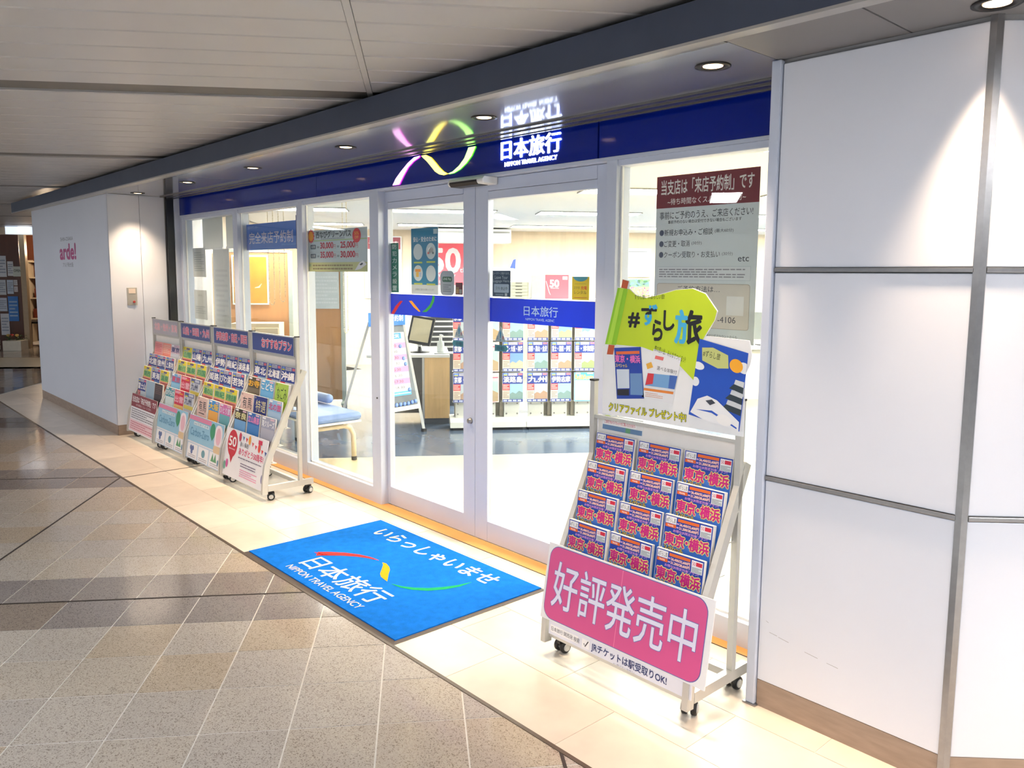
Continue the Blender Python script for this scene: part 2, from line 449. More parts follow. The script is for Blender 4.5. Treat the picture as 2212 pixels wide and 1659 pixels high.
# beam and soffit
tr = MB().box(-11.75, 2.2, -0.742, -0.70, 2.282, 2.402).build('trim_1', BEAM)
tag(tr, 'slate blue beam running along the shop front below the ceiling', kind='structure')
MB().box(-11.75, 2.2, -0.744, -0.695, 2.274, 2.283).build('beam_lip', M('pale_lip', (168, 166, 164), 0.35, metal=0.4), tr)
so = MB().box(-8.10, -1.468, -0.694, -0.165, 2.281, 2.293).build('soffit', MIRROR)
tag(so, 'mirror polished steel soffit over the shop front', kind='structure')
MB().box(-8.10, -1.468, -0.694, -0.66, 2.2785, 2.2815).build('soffit_edge_strip', M('soffit_edge', (150, 148, 146), 0.28, metal=0.8), so)
for (y0, y1, z0) in ((-0.163, -0.118, 2.272), (-0.115, -0.064, 2.266), (-0.060, -0.045, 2.262)):
    MB().box(-8.10, -1.468, y0, y1, z0, 2.293).build('profile_rail', M('profile_rail', (142, 140, 140), 0.25, metal=0.85), so)
MB().box(-8.10, -1.468, -0.045, 0.05, 2.275, 2.293).build('profile_backing', DARK_STEEL, so)
so2 = MB().box(-1.466, -1.042, -0.694, 0.3, 2.281, 2.293).build('soffit', SOFFIT)
tag(so2, 'matt grey soffit panels over the right hand pillar', kind='structure')
MB().box(-1.036, 1.8, -0.694, 0.9, 2.281, 2.293).build('soffit_panel', SOFFIT, so2)
so3 = MB().box(-11.75, -8.102, -0.694, 0.3, 2.281, 2.293).build('soffit', M('pale_soffit', (196, 192, 186), 0.5))
tag(so3, 'pale soffit panels over the left hand wall', kind='structure')

# ================================================================== RIGHT PILLAR
PY = -0.357
wr = MB().prism([(-1.47, PY+0.012), (-0.805, PY+0.012), (-0.13, PY+0.012+0.675), (-0.13, 0.9), (-1.47, 0.9)], 0.0, 2.281).build('wall_right', M('pillar_core', (150, 150, 152), 0.5))
tag(wr, 'white panelled pillar with grey metal trims beside the right rack', kind='structure')
ZB = [0.102, 0.848, 1.578, 2.272]
for i in range(3):
    z0, z1 = ZB[i]+(0.0 if i == 0 else 0.012), ZB[i+1]-0.006
    MB().box(-1.446, -0.822, PY, PY+0.014, z0, z1).build('wall_panel', WHITE_PANEL, wr, bevel=0.003)
    o = MB().box(0.014, 0.95, 0, 0.014, z0, z1).build('wall_panel', WHITE_PANEL, wr, (-0.806, PY+0.006, 0), (0, 0, R(45)), bevel=0.003)
for z in ZB[1:3]:
    MB().box(-1.446, -0.822, PY-0.007, PY+0.012, z-0.003, z+0.011).build('metal_trim', STEEL, wr, bevel=0.002)
    MB().box(0.014, 0.95, -0.007, 0.012, z-0.003, z+0.011).build('metal_trim', STEEL, wr, (-0.806, PY+0.006, 0), (0, 0, R(45)), bevel=0.002)
MB().prism([(-0.824, PY-0.003), (-0.806, PY-0.003), (-0.793, PY+0.010), (-0.80, PY+0.02), (-0.824, PY+0.02)], 0.0, 2.281).build('corner_strip', STEEL, wr)
bbr = MB().box(-1.446, -0.826, PY+0.002, PY+0.013, 0.0, 0.1).build('baseboard_right', STONE_BASE)
tag(bbr, 'brown stone skirting along the white pillar', kind='structure')
MB().box(0.012, 0.95, 0.002, 0.013, 0, 0.1).build('skirting_slab', STONE_BASE, bbr, (-0.806, PY+0.006, 0), (0, 0, R(45)))
MB().box(-1.484, -1.449, PY-0.012, PY+0.03, 0.004, 2.279).build('trim_2', ALU_WHITE, bevel=0.004)
tag(bpy.data.objects['trim_2'], 'white aluminium post at the pillar edge', kind='structure')
MB().box(-1.492, -1.440, PY-0.018, PY+0.03, 0.0, 0.006).build('post_foot', STEEL, bpy.data.objects['trim_2'])
# scuff marks low on the pillar panel
sc = Print(PY)
scm = M('rubber_scuff', (150, 148, 150), 0.6)
for (x0, z0, x1, z1) in ((-1.405, 0.292, -1.375, 0.288), (-1.37, 0.286, -1.33, 0.28), (-1.27, 0.268, -1.222, 0.262), (-1.19, 0.258, -1.15, 0.254), (-1.42, 0.33, -1.41, 0.326)):
    sc.pl([(x0, z0), (x1, z1), (x1, z1+0.0016), (x0, z0+0.0012)], scm, 1)
sc.build(wr, 'scuff_marks')

# ================================================================== LEFT WALL
LX, LY = -8.10, -0.637
wl = MB().prism([(-11.18, LY+0.012), (LX-0.012, LY+0.012), (LX-0.012, -0.02), (-9.6, 0.95), (-11.18, 0.95)], 0, 2.281).build('wall_left', M('wall_core', (150, 150, 150), 0.6))
tag(wl, 'white wall block left of the shop front with a pink name sign', kind='structure')
MB().box(-11.19, LX-0.004, LY, LY+0.012, 0.1, 2.279).build('wall_panel', WHITE_PANEL, wl)
MB().box(LX-0.012, LX, LY, -0.357, 0.1, 2.279).build('wall_panel', WHITE_PANEL, wl)
MB().box(LX-0.012, LX, -0.353, -0.125, 0.1, 2.279).build('wall_panel', WHITE_PANEL, wl)
bbl = MB().box(-11.19, LX-0.003, LY+0.003, LY+0.013, 0, 0.1).build('baseboard_left', STONE_BASE)
tag(bbl, 'grey brown stone skirting of the left wall', kind='structure')
MB().box(LX-0.013, LX-0.002, LY+0.003, -0.12, 0, 0.1).build('skirting_slab', STONE_BASE, bbl)
pr = Print(LY)
pr.text('arde!', -9.92, 1.69, -9.27, 1.85, ink(178, 42, 120), 1, bold=0.035)
pr.text('SHIN-OSAKA', -9.87, 1.885, -9.36, 1.925, ink(110, 112, 122), 1)
pr.text('アルデ新大阪', -9.82, 1.605, -9.39, 1.655, ink(110, 112, 122), 1)
pr.build(wl, 'wall_lettering')
pt = MB().box(0, 0.006, -0.5, -0.41, 1.242, 1.41).build('switch_plate', M('grey_plate', (168, 166, 160), 0.5), None, (LX, 0, 0), bevel=0.002)
tag(pt, 'grey wall plate with a red button on the lit wall return', 'wall plate')
MB().lathe([(0.012, 0.006), (0.012, 0.012), (0.009, 0.014)], 14, c=(0, -0.44, 1.275), ax='x').build('button', ink(170, 50, 40), pt)
MB().box(0.006, 0.008, -0.485, -0.425, 1.355, 1.40).build('label_plate', ink(222, 205, 190), pt)
MB().box(-8.10, -8.06, -0.115, -0.05, 0.0, 2.281).build('trim_3', DARK_STEEL)
tag(bpy.data.objects['trim_3'], 'dark steel channel between the left wall and the shop front', kind='structure')
MB().box(-8.095, -8.045, -0.05, 0.12, 0.0, 2.27).build('trim_4', ALU_WHITE)
tag(bpy.data.objects['trim_4'], 'white end post of the shop front', kind='structure')

# ================================================================== SHOP FRONT
GY = 0.045
def window(n, x0, x1, lab, fl_w=0.05, fr_w=0.05, mid=None):
    w = empty('window_%d' % n); tag(w, lab, kind='structure')
    MB().box(x0, x0+fl_w, 0, 0.1, 0, 2.09).build('window_post', ALU_WHITE, w, bevel=0.002)
    MB().box(x1-fr_w, x1, 0, 0.1, 0, 2.09).build('window_post', ALU_WHITE, w, bevel=0.002)
    MB().box(x0+fl_w, x1-fr_w, 0.002, 0.1, 0, 0.108).build('bottom_rail', ALU_WHITE, w, bevel=0.002)
    MB().box(x0+fl_w, x1-fr_w, 0.01, 0.1, 2.062, 2.09).build('top_rail', ALU_WHITE, w, bevel=0.002)
    MB().box(x0+fl_w, x1-fr_w, GY, GY+0.006, 0.105, 2.065).build('pane', GLASS, w)
    bd = MB()
    bd.box(x0+fl_w, x0+fl_w+0.008, GY-0.012, GY, 0.108, 2.062).box(x1-fr_w-0.008, x1-fr_w, GY-0.012, GY, 0.108, 2.062).box(x0+fl_w, x1-fr_w, GY-0.012, GY, 0.108, 0.118)
    bd.build('glazing_bead', M('glazing_bead', (232, 234, 234), 0.4), w)
    return w
window(1, -8.045, -6.755, 'fixed shop window next to the left wall', 0.05, 0.045)
window(2, -6.755, -5.587, 'fixed shop window with the blue hanging banner', 0.05, 0.045)
window(3, -5.587, -4.50, 'fixed shop window with the price poster beside the doors', 0.045, 0.105)
window(4, -2.537, -1.40, 'fixed shop window behind the red and white notice', 0.062, 0.05)
MB().box(-8.045, -1.40, 0.0, 0.1, 2.09, 2.106).build('trim_5', ALU_WHITE)
tag(bpy.data.objects['trim_5'], 'white head rail under the blue fascia', kind='structure')
DY = 0.055
def door(n, x0, x1, lab, gl0, gl1, swap):
    d = empty('door_%d' % n); tag(d, lab, kind='structure')
    MB().box(x0, gl0, DY, DY+0.04, 0.004, 2.088).build('door_stile', ALU_WHITE, d, bevel=0.002)
    MB().box(gl1, x1, DY, DY+0.04, 0.004, 2.088).build('door_stile', ALU_WHITE, d, bevel=0.002)
    MB().box(gl0, gl1, DY+0.001, DY+0.04, 0.004, 0.124).build('bottom_rail', ALU_WHITE, d, bevel=0.002)
    MB().box(gl0, gl1, DY+0.001, DY+0.04, 1.976, 2.02).build('top_rail', ALU_WHITE, d, bevel=0.002)
    MB().box(gl0, gl1, DY-0.002, DY+0.04, 2.022, 2.088).build('transom_cover', ALU_WHITE, d, bevel=0.002)
    MB().box(gl0, gl1, DY+0.018, DY+0.024, 0.122, 1.978).build('pane', GLASS, d)
    return d
d1 = door(1, -4.514, -3.572, 'left leaf of the automatic glass sliding door', -4.47, -3.68, 0)
d2 = door(2, -3.568, -2.562, 'right leaf of the automatic glass sliding door', -3.458, -2.643, 1)
MB().box(-4.535, -4.516, 0.02, 0.09, 0.0, 2.09).build('guide_channel', DARK_STEEL, d1)
lk = MB().lathe([(0.0, -0.02), (0.014, -0.018), (0.016, -0.004), (0.018, 0.0)], 18, ax='y', c=(-3.61, DY, 0.70)).build('lock_cylinder', STEEL, d1, smooth=True)
MB().lathe([(0.0, -0.004), (0.006, -0.004), (0.006, 0.0)], 12, ax='y', c=(-4.535, 0.0, 0.73)).build('keyhole', BLACK_PLASTIC, d1)
# coloured film bands on both leaves
Z0, Z1 = 1.294, 1.428
for d, x0, x1 in ((d1, -4.47, -3.68), (d2, -3.458, -2.643)):
    MB().box(x0, x1, DY+0.0165, DY+0.0178, Z0, Z1).build('film_band', FILM_BLUE, d)
p = Print(DY+0.0165)
p.pl([(-4.466, 1.296), (-4.429, 1.296), (-4.378, 1.345), (-4.329, 1.384), (-4.359, 1.383), (-4.415, 1.347)], ink(206, 36, 50))
p.pl([(-4.26, 1.387), (-4.227, 1.388), (-4.175, 1.352), (-4.133, 1.323), (-4.152, 1.322), (-4.204, 1.347)], ink(246, 160, 24))
p.strip([(-4.11, 1.323, .002), (-4.073, 1.331, .009), (-4.025, 1.362, .011), (-4.0, 1.395, .012), (-3.992, 1.424, .012)], ink(52, 160, 66))
p.build(d1, 'film_emblem')
p = Print(DY+0.0165)
lb = ink(150, 186, 236)
p.text('日本旅行', -3.174, 1.339, -2.915, 1.392, lb, 1, bold=0.012)
p.text('NIPPON TRAVEL AGENC', -3.16, 1.314, -2.939, 1.327, lb, 1)
p.build(d2, 'film_lettering')
# door sensor
se = MB().prism([(0.05, 2.09), (-0.045, 2.09), (-0.06, 2.075), (-0.06, 2.062), (-0.05, 2.05), (0.05, 2.05)], -3.68, -3.37, ax='x').build('door_sensor', WHITE_PLASTIC, bevel=0.004)
tag(se, 'white presence sensor above the sliding doors', 'sensor')
MB().prism([(-0.061, 2.073), (-0.0585, 2.0625), (-0.048, 2.0495), (0.02, 2.049), (0.02, 2.047), (-0.05, 2.047), (-0.063, 2.062)], -3.66, -3.42, ax='x').build('sensor_window', BLACK_PLASTIC, se)

# blue fascia with the lit sign
fa = empty('fascia'); tag(fa, 'glossy blue glass fascia above the shop doors', kind='structure')
for (x0, x1) in ((-8.042, -5.31), (-5.306, -2.596), (-2.586, -1.47)):
    MB().box(x0, x1, 0.0, 0.02, 2.107, 2.276).build('fascia_panel', BLUE_BAND, fa)
MB().box(-8.042, -1.47, 0.02, 0.03, 2.107, 2.276).build('fascia_backing', DARK_STEEL, fa)
def lit(name, col, st, core=None):
    m = bpy.data.materials.new(name); m.use_nodes = True; nt = m.node_tree; p = nt.nodes['Principled BSDF']
    p.inputs['Base Color'].default_value = lin(col)+(1,)
    p.inputs['Emission Color'].default_value = lin(col)+(1,); p.inputs['Emission Strength'].default_value = st; m.cycles.emission_sampling = 'NONE'
    MATS[name] = m
    return m
sg = thing('shop_emblem', 'glowing pink, yellow and green ribbon emblem on the blue fascia', 'sign', (0, 0, 0))
def slab(name, pts, m_face, m_side, parent, y=-0.007, t=0.007):
    b = MB().prism(pts, y, y+t, ax='y'); me = b.mesh(name, [m_side, m_face])
    for pg in me.polygons:
        if pg.normal.y < -0.9: pg.material_index = 1
    return link(name, me, parent)
pink = [(-4.317, 2.112), (-4.243, 2.112), (-4.194, 2.163), (-4.143, 2.209), (-4.087, 2.238), (-4.027, 2.256), (-4.021, 2.265), (-4.081, 2.262), (-4.148, 2.234), (-4.222, 2.191), (-4.281, 2.151)]
yel = [(-4.005, 2.263), (-3.962, 2.264), (-3.91, 2.244), (-3.869, 2.213), (-3.828, 2.179), (-3.788, 2.152), (-3.748, 2.135), (-3.788, 2.131), (-3.828, 2.139), (-3.869, 2.159), (-3.91, 2.193), (-3.952, 2.227), (-3.994, 2.253)]
grn = [(-3.743, 2.136), (-3.699, 2.144), (-3.641, 2.171), (-3.593, 2.207), (-3.565, 2.247), (-3.557, 2.262), (-3.495, 2.262), (-3.496, 2.256), (-3.528, 2.214), (-3.574, 2.179), (-3.631, 2.15), (-3.689, 2.134), (-3.733, 2.132)]
slab('pink_ribbon', pink, lit('glow_pink', (255, 190, 250), 2.2), lit('glow_pink_side', (236, 40, 200), 3.0), sg)
slab('yellow_ribbon', yel, lit('glow_yellow', (255, 245, 120), 2.4), lit('glow_yellow_side', (250, 200, 10), 3.0), sg)
slab('green_ribbon', grn, lit('glow_green', (190, 255, 140), 2.4), lit('glow_green_side', (70, 220, 20), 3.0), sg)
sl = thing('shop_name_sign', 'glowing white shop name letters on the blue fascia', 'sign')
GW = lit('glow_white', (228, 238, 255), 3.2)
def glow_text(t, x0, z0, x1, z1, name, bold):
    vs, fs, a0, a1, b0, b1 = glyphs(t)
    sx = (x1-x0)/(a1-a0); sz = (z1-z0)/(b1-b0); b = MB()
    ed = {(q[i], q[(i+1) % len(q)]) for q in fs for i in range(len(q))}
    rim = [(e[1], e[0]) for e in ed if (e[1], e[0]) not in ed]
    for k in range(4 if bold else 1):
        ox, oz = bold*math.cos(R(90*k+45)), bold*math.sin(R(90*k+45))
        f = [(x0+(u+ox-a0)*sx, -0.006-k*0.0002, z0+(w+oz-b0)*sz) for u, w in vs]; n = len(f)
        b.add(f+[(x, 0.0, z) for x, y, z in f], [tuple(q) for q in fs]+[(e[0], e[1], e[1]+n, e[0]+n) for e in rim])
    return b.build(name, GW, sl)
glow_text('日本旅行', -3.282, 2.166, -2.837, 2.264, 'name_letters', 0.012)
glow_text('NIPPON TRAVEL AGENCY', -3.253, 2.129, -2.862, 2.152, 'small_letters', 0.0)

# ================================================================== DOWNLIGHTS
LAMP = lit('downlight_lamp_glow', (255, 214, 170), 6.0)
RING = M('black_ring', (22, 18, 16), 0.35, metal=0.4)
def downlight(x, y, lab, z=2.281, power=DOWN_W, angle=84, blend=1.0, aim=None):
    t = thing('downlight', lab, 'downlight', (x, y, z), 0, 'soffit downlights')
    n = 28
    b = MB(); prof = [(0.062, -0.001), (0.062, -0.004), (0.048, -0.005), (0.034, -0.001), (0.034, 0.001)]
    vs = []; fs = []
    for r, h in prof: vs += [(r*math.cos(2*math.pi*k/n), r*math.sin(2*math.pi*k/n), h) for k in range(n)]
    for i in range(len(prof)-1):
        for k in range(n): fs.append((i*n+k, i*n+(k+1) % n, (i+1)*n+(k+1) % n, (i+1)*n+k))
    b.add(vs, fs).build('ring', RING, t, smooth=True)
    MB().lathe([(0.0, -0.0025), (0.026, -0.003), (0.034, -0.0018), (0.034, -0.0005)], n).build('lens', LAMP, t)
    L = bpy.data.lights.new('downlight_lamp', 'SPOT'); L.energy = power; L.color = WARM
    L.spot_size = R(angle); L.spot_blend = blend; L.shadow_soft_size = 0.035
    lo = bpy.data.objects.new('downlight_lamp', L); COL.objects.link(lo); lo.parent = t; lo.location = (0, 0, -0.012)
    return t
downlight(-1.661, -0.451, 'round downlight in the soffit nearest the white pillar', angle=58)
downlight(-2.911, -0.434, 'round downlight in the soffit between emblem and name sign')
downlight(-4.135, -0.444, 'round downlight in the soffit just left of the emblem')
downlight(-5.404, -0.433, 'round downlight in the soffit, third from the left wall')
downlight(-6.638, -0.430, 'round downlight in the soffit, second from the left wall')
downlight(-7.88, -0.430, 'round downlight in the soffit closest to the left wall', angle=88, power=90)
downlight(-0.78, -0.455, 'round downlight in the grey soffit above the pillar corner', angle=62, power=150)
downlight(0.5, -0.455, 'round downlight in the grey soffit right of the pillar')

# unseen fill lamps added to brighten the hall, behind and beside the photographer
def hall_fill_lamp(a, b, lab, w=CONC_W):
    t = thing('hall_fill_light', lab, 'ceiling light', tuple(G(a, b, CZ-0.005)), GA, 'hall ceiling lights')
    MB().box(-0.62, 0.62, -0.17, 0.17, -0.012, 0.0).build('housing', WHITE_PLASTIC, t)
    L = bpy.data.lights.new('hall_fill_lamp', 'AREA'); L.shape = 'RECTANGLE'; L.size = 1.2; L.size_y = 0.3; L.energy = w; L.color = (0.92, 0.95, 1.0)
    lo = bpy.data.objects.new('hall_fill_lamp', L); COL.objects.link(lo); lo.parent = t; lo.location = (0, 0, -0.014)
hall_fill_lamp(-2.6, -2.6, 'flat hall ceiling light behind the photographer')
hall_fill_lamp(-5.6, -1.4, 'flat hall ceiling light left of the photographer')
hall_fill_lamp(0.6, -2.6, 'flat hall ceiling light right of the photographer')
hall_fill_lamp(-6.8, 1.4, 'flat hall ceiling light along the left of the hall', 48)
hall_fill_lamp(-9.3, 4.6, 'flat hall ceiling light far along the hall', 60)
hall_fill_lamp(-11.8, 8.6, 'flat hall ceiling light at the far left end of the hall', 100)

# ================================================================== DOOR MAT
MX0, MX1, MY0, MY1 = -4.215, -2.715, -1.09, -0.19
mx, my = (MX0+MX1)/2, (MY0+MY1)/2
mat_o = thing('door_mat', 'blue carpet door mat with white greeting and shop emblem', 'door mat', (mx, my, 0))
hw, hh = (MX1-MX0)/2, (MY1-MY0)/2
b = MB()
b.add([(-hw, -hh, 0.002), (hw, -hh, 0.002), (hw, hh, 0.002), (-hw, hh, 0.002), (-hw+0.02, -hh+0.02, 0.006), (hw-0.02, -hh+0.02, 0.006), (hw-0.02, hh-0.02, 0.006), (-hw+0.02, hh-0.02, 0.006)],
      [(0, 1, 5, 4), (1, 2, 6, 5), (2, 3, 7, 6), (3, 0, 4, 7), (3, 2, 1, 0), (4, 5, 6, 7)])
b.build('rubber_edge', M('grey_rubber', (92, 84, 78), 0.6), mat_o)
CARPET = M('blue_carpet', (22, 128, 236), 0.95, var=0.10, scale=26, bump=0.7, bscale=700, spec=0.1)
MB().box(-hw+0.02, hw-0.02, -hh+0.022, hh-0.012, 0.004, 0.011).build('carpet', CARPET, mat_o)
class FlatPrint(Print):
    def build_flat(s, parent, name, z):
        o = s.build(parent, name); o.rotation_euler = (R(-90), 0, 0); o.location = (0, 0, z); return o
mp = FlatPrint(0)
CW = M('white_carpet', (226, 222, 216), 0.95, var=0.06, scale=60, bump=0.5, bscale=700, spec=0.1)
CRED = M('red_carpet', (214, 56, 56), 0.95, var=0.06, scale=60, spec=0.1)
CYEL = M('yellow_carpet', (244, 158, 28), 0.95, var=0.06, scale=60, spec=0.1)
CGRN = M('green_carpet', (30, 156, 96), 0.95, var=0.06, scale=60, spec=0.1)
def mxy(pts): return [(x-mx, y-my) for x, y in pts]
mp.text('日本旅行', -3.838-mx, -0.952-my, -3.122-mx, -0.802-my, CW, 1, bold=0.012)
mp.text('NIPPON TRAVEL AGENCY', -3.836-mx, -1.026-my, -3.116-mx, -0.982-my, CW, 1, bold=0.008)
mp.text('いらっしゃいませ', -4.015-mx, -0.39-my, -2.945-mx, -0.268-my, CW, 1, bold=0.022)
mp.pl(mxy([(-3.935, -0.806), (-3.866, -0.806), (-3.82, -0.75)]), CRED, 1)
mp.strip([(x-mx, y-my, w) for x, y, w in ((-3.90, -0.806, .03), (-3.86, -0.758, .028), (-3.80, -0.70, .024), (-3.73, -0.652, .018), (-3.66, -0.621, .011), (-3.59, -0.604, .002))], CRED, 1)
mp.pl(mxy([(-3.549, -0.607), (-3.521, -0.6), (-3.467, -0.616), (-3.429, -0.637), (-3.388, -0.672), (-3.305, -0.735), (-3.332, -0.732), (-3.377, -0.725), (-3.418, -0.705), (-3.467, -0.663), (-3.514, -0.624)]), CYEL, 1)
mp.strip([(x-mx, y-my, w) for x, y, w in ((-3.262, -0.737, .002), (-3.20, -0.722, .009), (-3.14, -0.69, .015), (-3.085, -0.64, .018), (-3.045, -0.57, .017), (-3.022, -0.50, .012), (-3.016, -0.42, .002))], CGRN, 1)
o = mp.build(mat_o, 'woven_lettering')
o.data.transform(Matrix.Rotation(R(-90), 4, 'X')); o.location = (0, 0, 0.0115)

# ================================================================== BROCHURES
PAPER = M('brochure_paper', (238, 236, 232), 0.6, var=0.03, scale=60)
W5, K1 = ink(250, 250, 252), ink(24, 26, 34)
NAVY, YEL, SALM = ink(30, 58, 158), ink(240, 222, 40), ink(238, 150, 138)
def photo(p, x0, z0, x1, z1, sky, land, l=2):
    p.rect(x0, z0, x1, z1, sky, l)
    h = z1-z0; w = x1-x0
    p.pl([(x0, z0), (x1, z0), (x1, z0+h*0.42), (x0+w*0.7, z0+h*0.55), (x0+w*0.45, z0+h*0.36), (x0+w*0.2, z0+h*0.46), (x0, z0+h*0.34)], land, l+1)
def cover(kind, t):
    p = Print(0); x0, x1, H = -0.103, 0.103, 0.295
    if kind == 'tokyo':
        p.rect(x0, 0.002, x1, H, ink(22, 64, 172)).rect(x0, 0.002, x1, 0.2, ink(60, 120, 214), 2)
        p.rect(-0.099, 0.266, -0.052, 0.292, W5, 2).text('#ずらし旅', -0.096, 0.27, -0.055, 0.288, ink(60, 60, 66), 3)
        p.rect(-0.099, 0.252, -0.052, 0.264, ink(240, 108, 30), 2).text('TRAVEL', -0.09, 0.255, -0.062, 0.261, W5, 3, bold=.02)
        p.rect(-0.046, 0.279, 0.046, 0.290, ink(236, 110, 40), 2)
        for k, s in enumerate(('26,400/32,600円', '21,200/28,600円')):
            z = 0.2645-k*0.0135
            p.rect(-0.05, z+0.003, -0.04, z+0.0085, ink(214, 170, 214), 2)
            p.text(s, -0.037, z, 0.046, z+0.011, ink(252, 150, 130), 3, bold=0.06, ref=0).text(s, -0.037, z, 0.046, z+0.011, ink(255, 235, 226), 4, bold=0.015, ref=0)
        p.rect(0.052, 0.246, 0.099, 0.290, ink(226, 232, 234), 2).rect(0.052, 0.268, 0.099, 0.290, W5, 3)
        p.text('50', 0.055, 0.272, 0.068, 0.285, ink(206, 50, 90), 4).rect(0.071, 0.272, 0.097, 0.286, ink(216, 40, 70), 4)
        p.lines(0.056, 0.248, 0.096, 0.266, 4, ink(120, 130, 134), 4)
        p.text('お得なJR限定列車プラン!', -0.062, 0.236, 0.085, 0.248, ink(226, 160, 226), 3, bold=0.02)
        for col, bo, l in ((ink(250, 238, 120), 0.10, 3), (ink(206, 30, 128), 0.04, 4)):
            for tt, u0, u1 in (('東京', -0.095, -0.010), ('横浜', 0.012, 0.095)): p.text(tt, u0, 0.187, u1, 0.232, col, l, bold=bo)
            p.ell(0.001, 0.21, 0.004+bo*0.05, 0.004+bo*0.05, col, l, 12)
        p.text('スペシャル', -0.096, 0.165, -0.012, 0.182, ink(246, 226, 110), 5, bold=0.11, ref=0).text('スペシャル', -0.098, 0.164, -0.012, 0.183, ink(60, 26, 24), 6, bold=0.02, ref=0)
    elif kind == 'blue':
        p.rect(x0, 0.002, x1, H, ink(34, 62, 150))
        p.rect(x0, 0.266, x1, H, ink(44, 78, 176), 2)
        p.rect(-0.094, 0.279, -0.055, 0.292, ink(120, 160, 230), 3).rect(-0.094, 0.268, -0.055, 0.277, ink(220, 214, 50), 3)
        p.rect(-0.045, 0.268, 0.045, 0.292, ink(206, 204, 220), 3).lines(-0.04, 0.271, 0.04, 0.289, 3, ink(110, 110, 140), 4).rect(0.055, 0.272, 0.096, 0.29, ink(236, 120, 130), 3)
        p.text(t, -0.094, 0.20, 0.094, 0.258, W5, 3, bold=0.03)
        hs = sum(map(ord, t)) % 5; pal = (((120, 166, 216), (150, 170, 130)), ((176, 190, 200), (170, 140, 120)), ((150, 190, 220), (120, 150, 150)), ((196, 206, 214), (140, 160, 110)), ((110, 150, 210), (190, 180, 160)))[hs]
        photo(p, -0.03, 0.03, x1, 0.185, ink(*pal[0]), ink(*pal[1])); p.rect(x0, 0.03, -0.032, 0.185, ink(226, 214, 200), 2).rect(x0, 0.12, -0.032, 0.185, ink(206, 50, 58), 3)
        p.lines(-0.098, 0.126, -0.037, 0.18, 4, ink(248, 226, 220), 4); p.lines(-0.098, 0.04, -0.037, 0.11, 5, ink(130, 110, 100), 4)
        for k in range(4): p.rect(-0.095+k*0.048, 0.008, -0.058+k*0.048, 0.024, ink(190, 200, 226), 2)
    elif kind == 'yellow':
        p.rect(x0, 0.002, x1, H, YEL).rect(-0.09, 0.272, -0.05, 0.29, ink(226, 196, 20), 2).rect(-0.03, 0.272, 0.05, 0.288, ink(96, 84, 140), 2).rect(-0.09, 0.26, 0.02, 0.268, ink(130, 170, 190), 2)
        p.rect(-0.09, 0.20, 0.098, 0.256, ink(166, 204, 130), 2).rect(x0, 0.10, x1, 0.196, SALM, 2)
        p.text(t, -0.085, 0.205, 0.094, 0.25, ink(70, 150, 100), 3, bold=0.03); p.lines(-0.09, 0.12, 0.09, 0.19, 4, ink(160, 80, 80), 3)
    elif kind == 'red':
        p.rect(x0, 0.002, x1, H, ink(222, 40, 76)).rect(-0.09, 0.265, 0.03, 0.288, ink(244, 170, 190), 2).rect(0.0, 0.262, 0.08, 0.274, ink(246, 150, 40), 3)
        p.text(t, -0.094, 0.19, 0.094, 0.245, ink(250, 190, 205), 2, bold=0.03); p.rect(x0, 0.1, x1, 0.17, ink(240, 200, 120), 2)
    elif kind == 'kyushu':
        p.rect(x0, 0.002, x1, H, ink(210, 214, 226)).rect(x0, 0.262, x1, H, ink(84, 96, 150), 2).rect(-0.01, 0.268, 0.09, 0.29, ink(200, 204, 222), 3).rect(-0.09, 0.262, -0.03, 0.272, ink(214, 204, 60), 3)
        p.text(t, -0.094, 0.2, 0.06, 0.255, ink(56, 66, 110), 3, bold=0.02); p.rect(x0, 0.16, x1, 0.192, ink(222, 204, 90), 2)
    elif kind == 'brush':
        c, tc = t[1], t[2]
        p.rect(x0, 0.002, x1, H, c); p.text(t[0], -0.07, 0.185, 0.085, 0.268, tc, 2, bold=-0.004); p.lines(-0.06, 0.16, 0.06, 0.175, 1, tc, 2)
        p.text('旅', -0.094, 0.276, -0.07, 0.29, tc, 2)
    elif kind == 'plain':
        p.rect(x0, 0.002, x1, H, t[0])
        if t[1]: p.lines(-0.08, 0.2, 0.08, 0.28, 5, t[1], 2)
    elif kind == 'scene':
        top, sky, land, tx, tc = t
        p.rect(x0, 0.002, x1, H, top); photo(p, x0+0.006, 0.01, x1-0.006, 0.215, sky, land)
        p.text(tx, -0.094, 0.225, 0.094, 0.272, tc, 2, bold=0.03); p.rect(-0.09, 0.278, -0.04, 0.291, W5, 2).rect(0.03, 0.278, 0.09, 0.291, ink(226, 190, 205), 2)
    return p.mesh('cover_print')
COV, BODY = {}, {}
def brochure(loc, rz, tilt, kind, t, label, group, thick=0.014):
    k = (kind, str(t))
    if k not in COV: COV[k] = cover(kind, t)
    if thick not in BODY: BODY[thick] = MB().box(-0.105, 0.105, 0, thick, 0, 0.297).mesh('brochure', PAPER)
    o = link('brochure', BODY[thick], None, loc); o.rotation_euler = Matrix.Rotation(rz, 3, 'Z').to_4x4().to_euler()
    o.rotation_mode = 'XYZ'
    o.rotation_euler = (Matrix.Rotation(rz, 3, 'Z') @ Matrix.Rotation(tilt, 3, 'X')).to_euler('XYZ')
    tag(o, label, 'brochure', group)
    link('cover_print', COV[k], o)
    return o

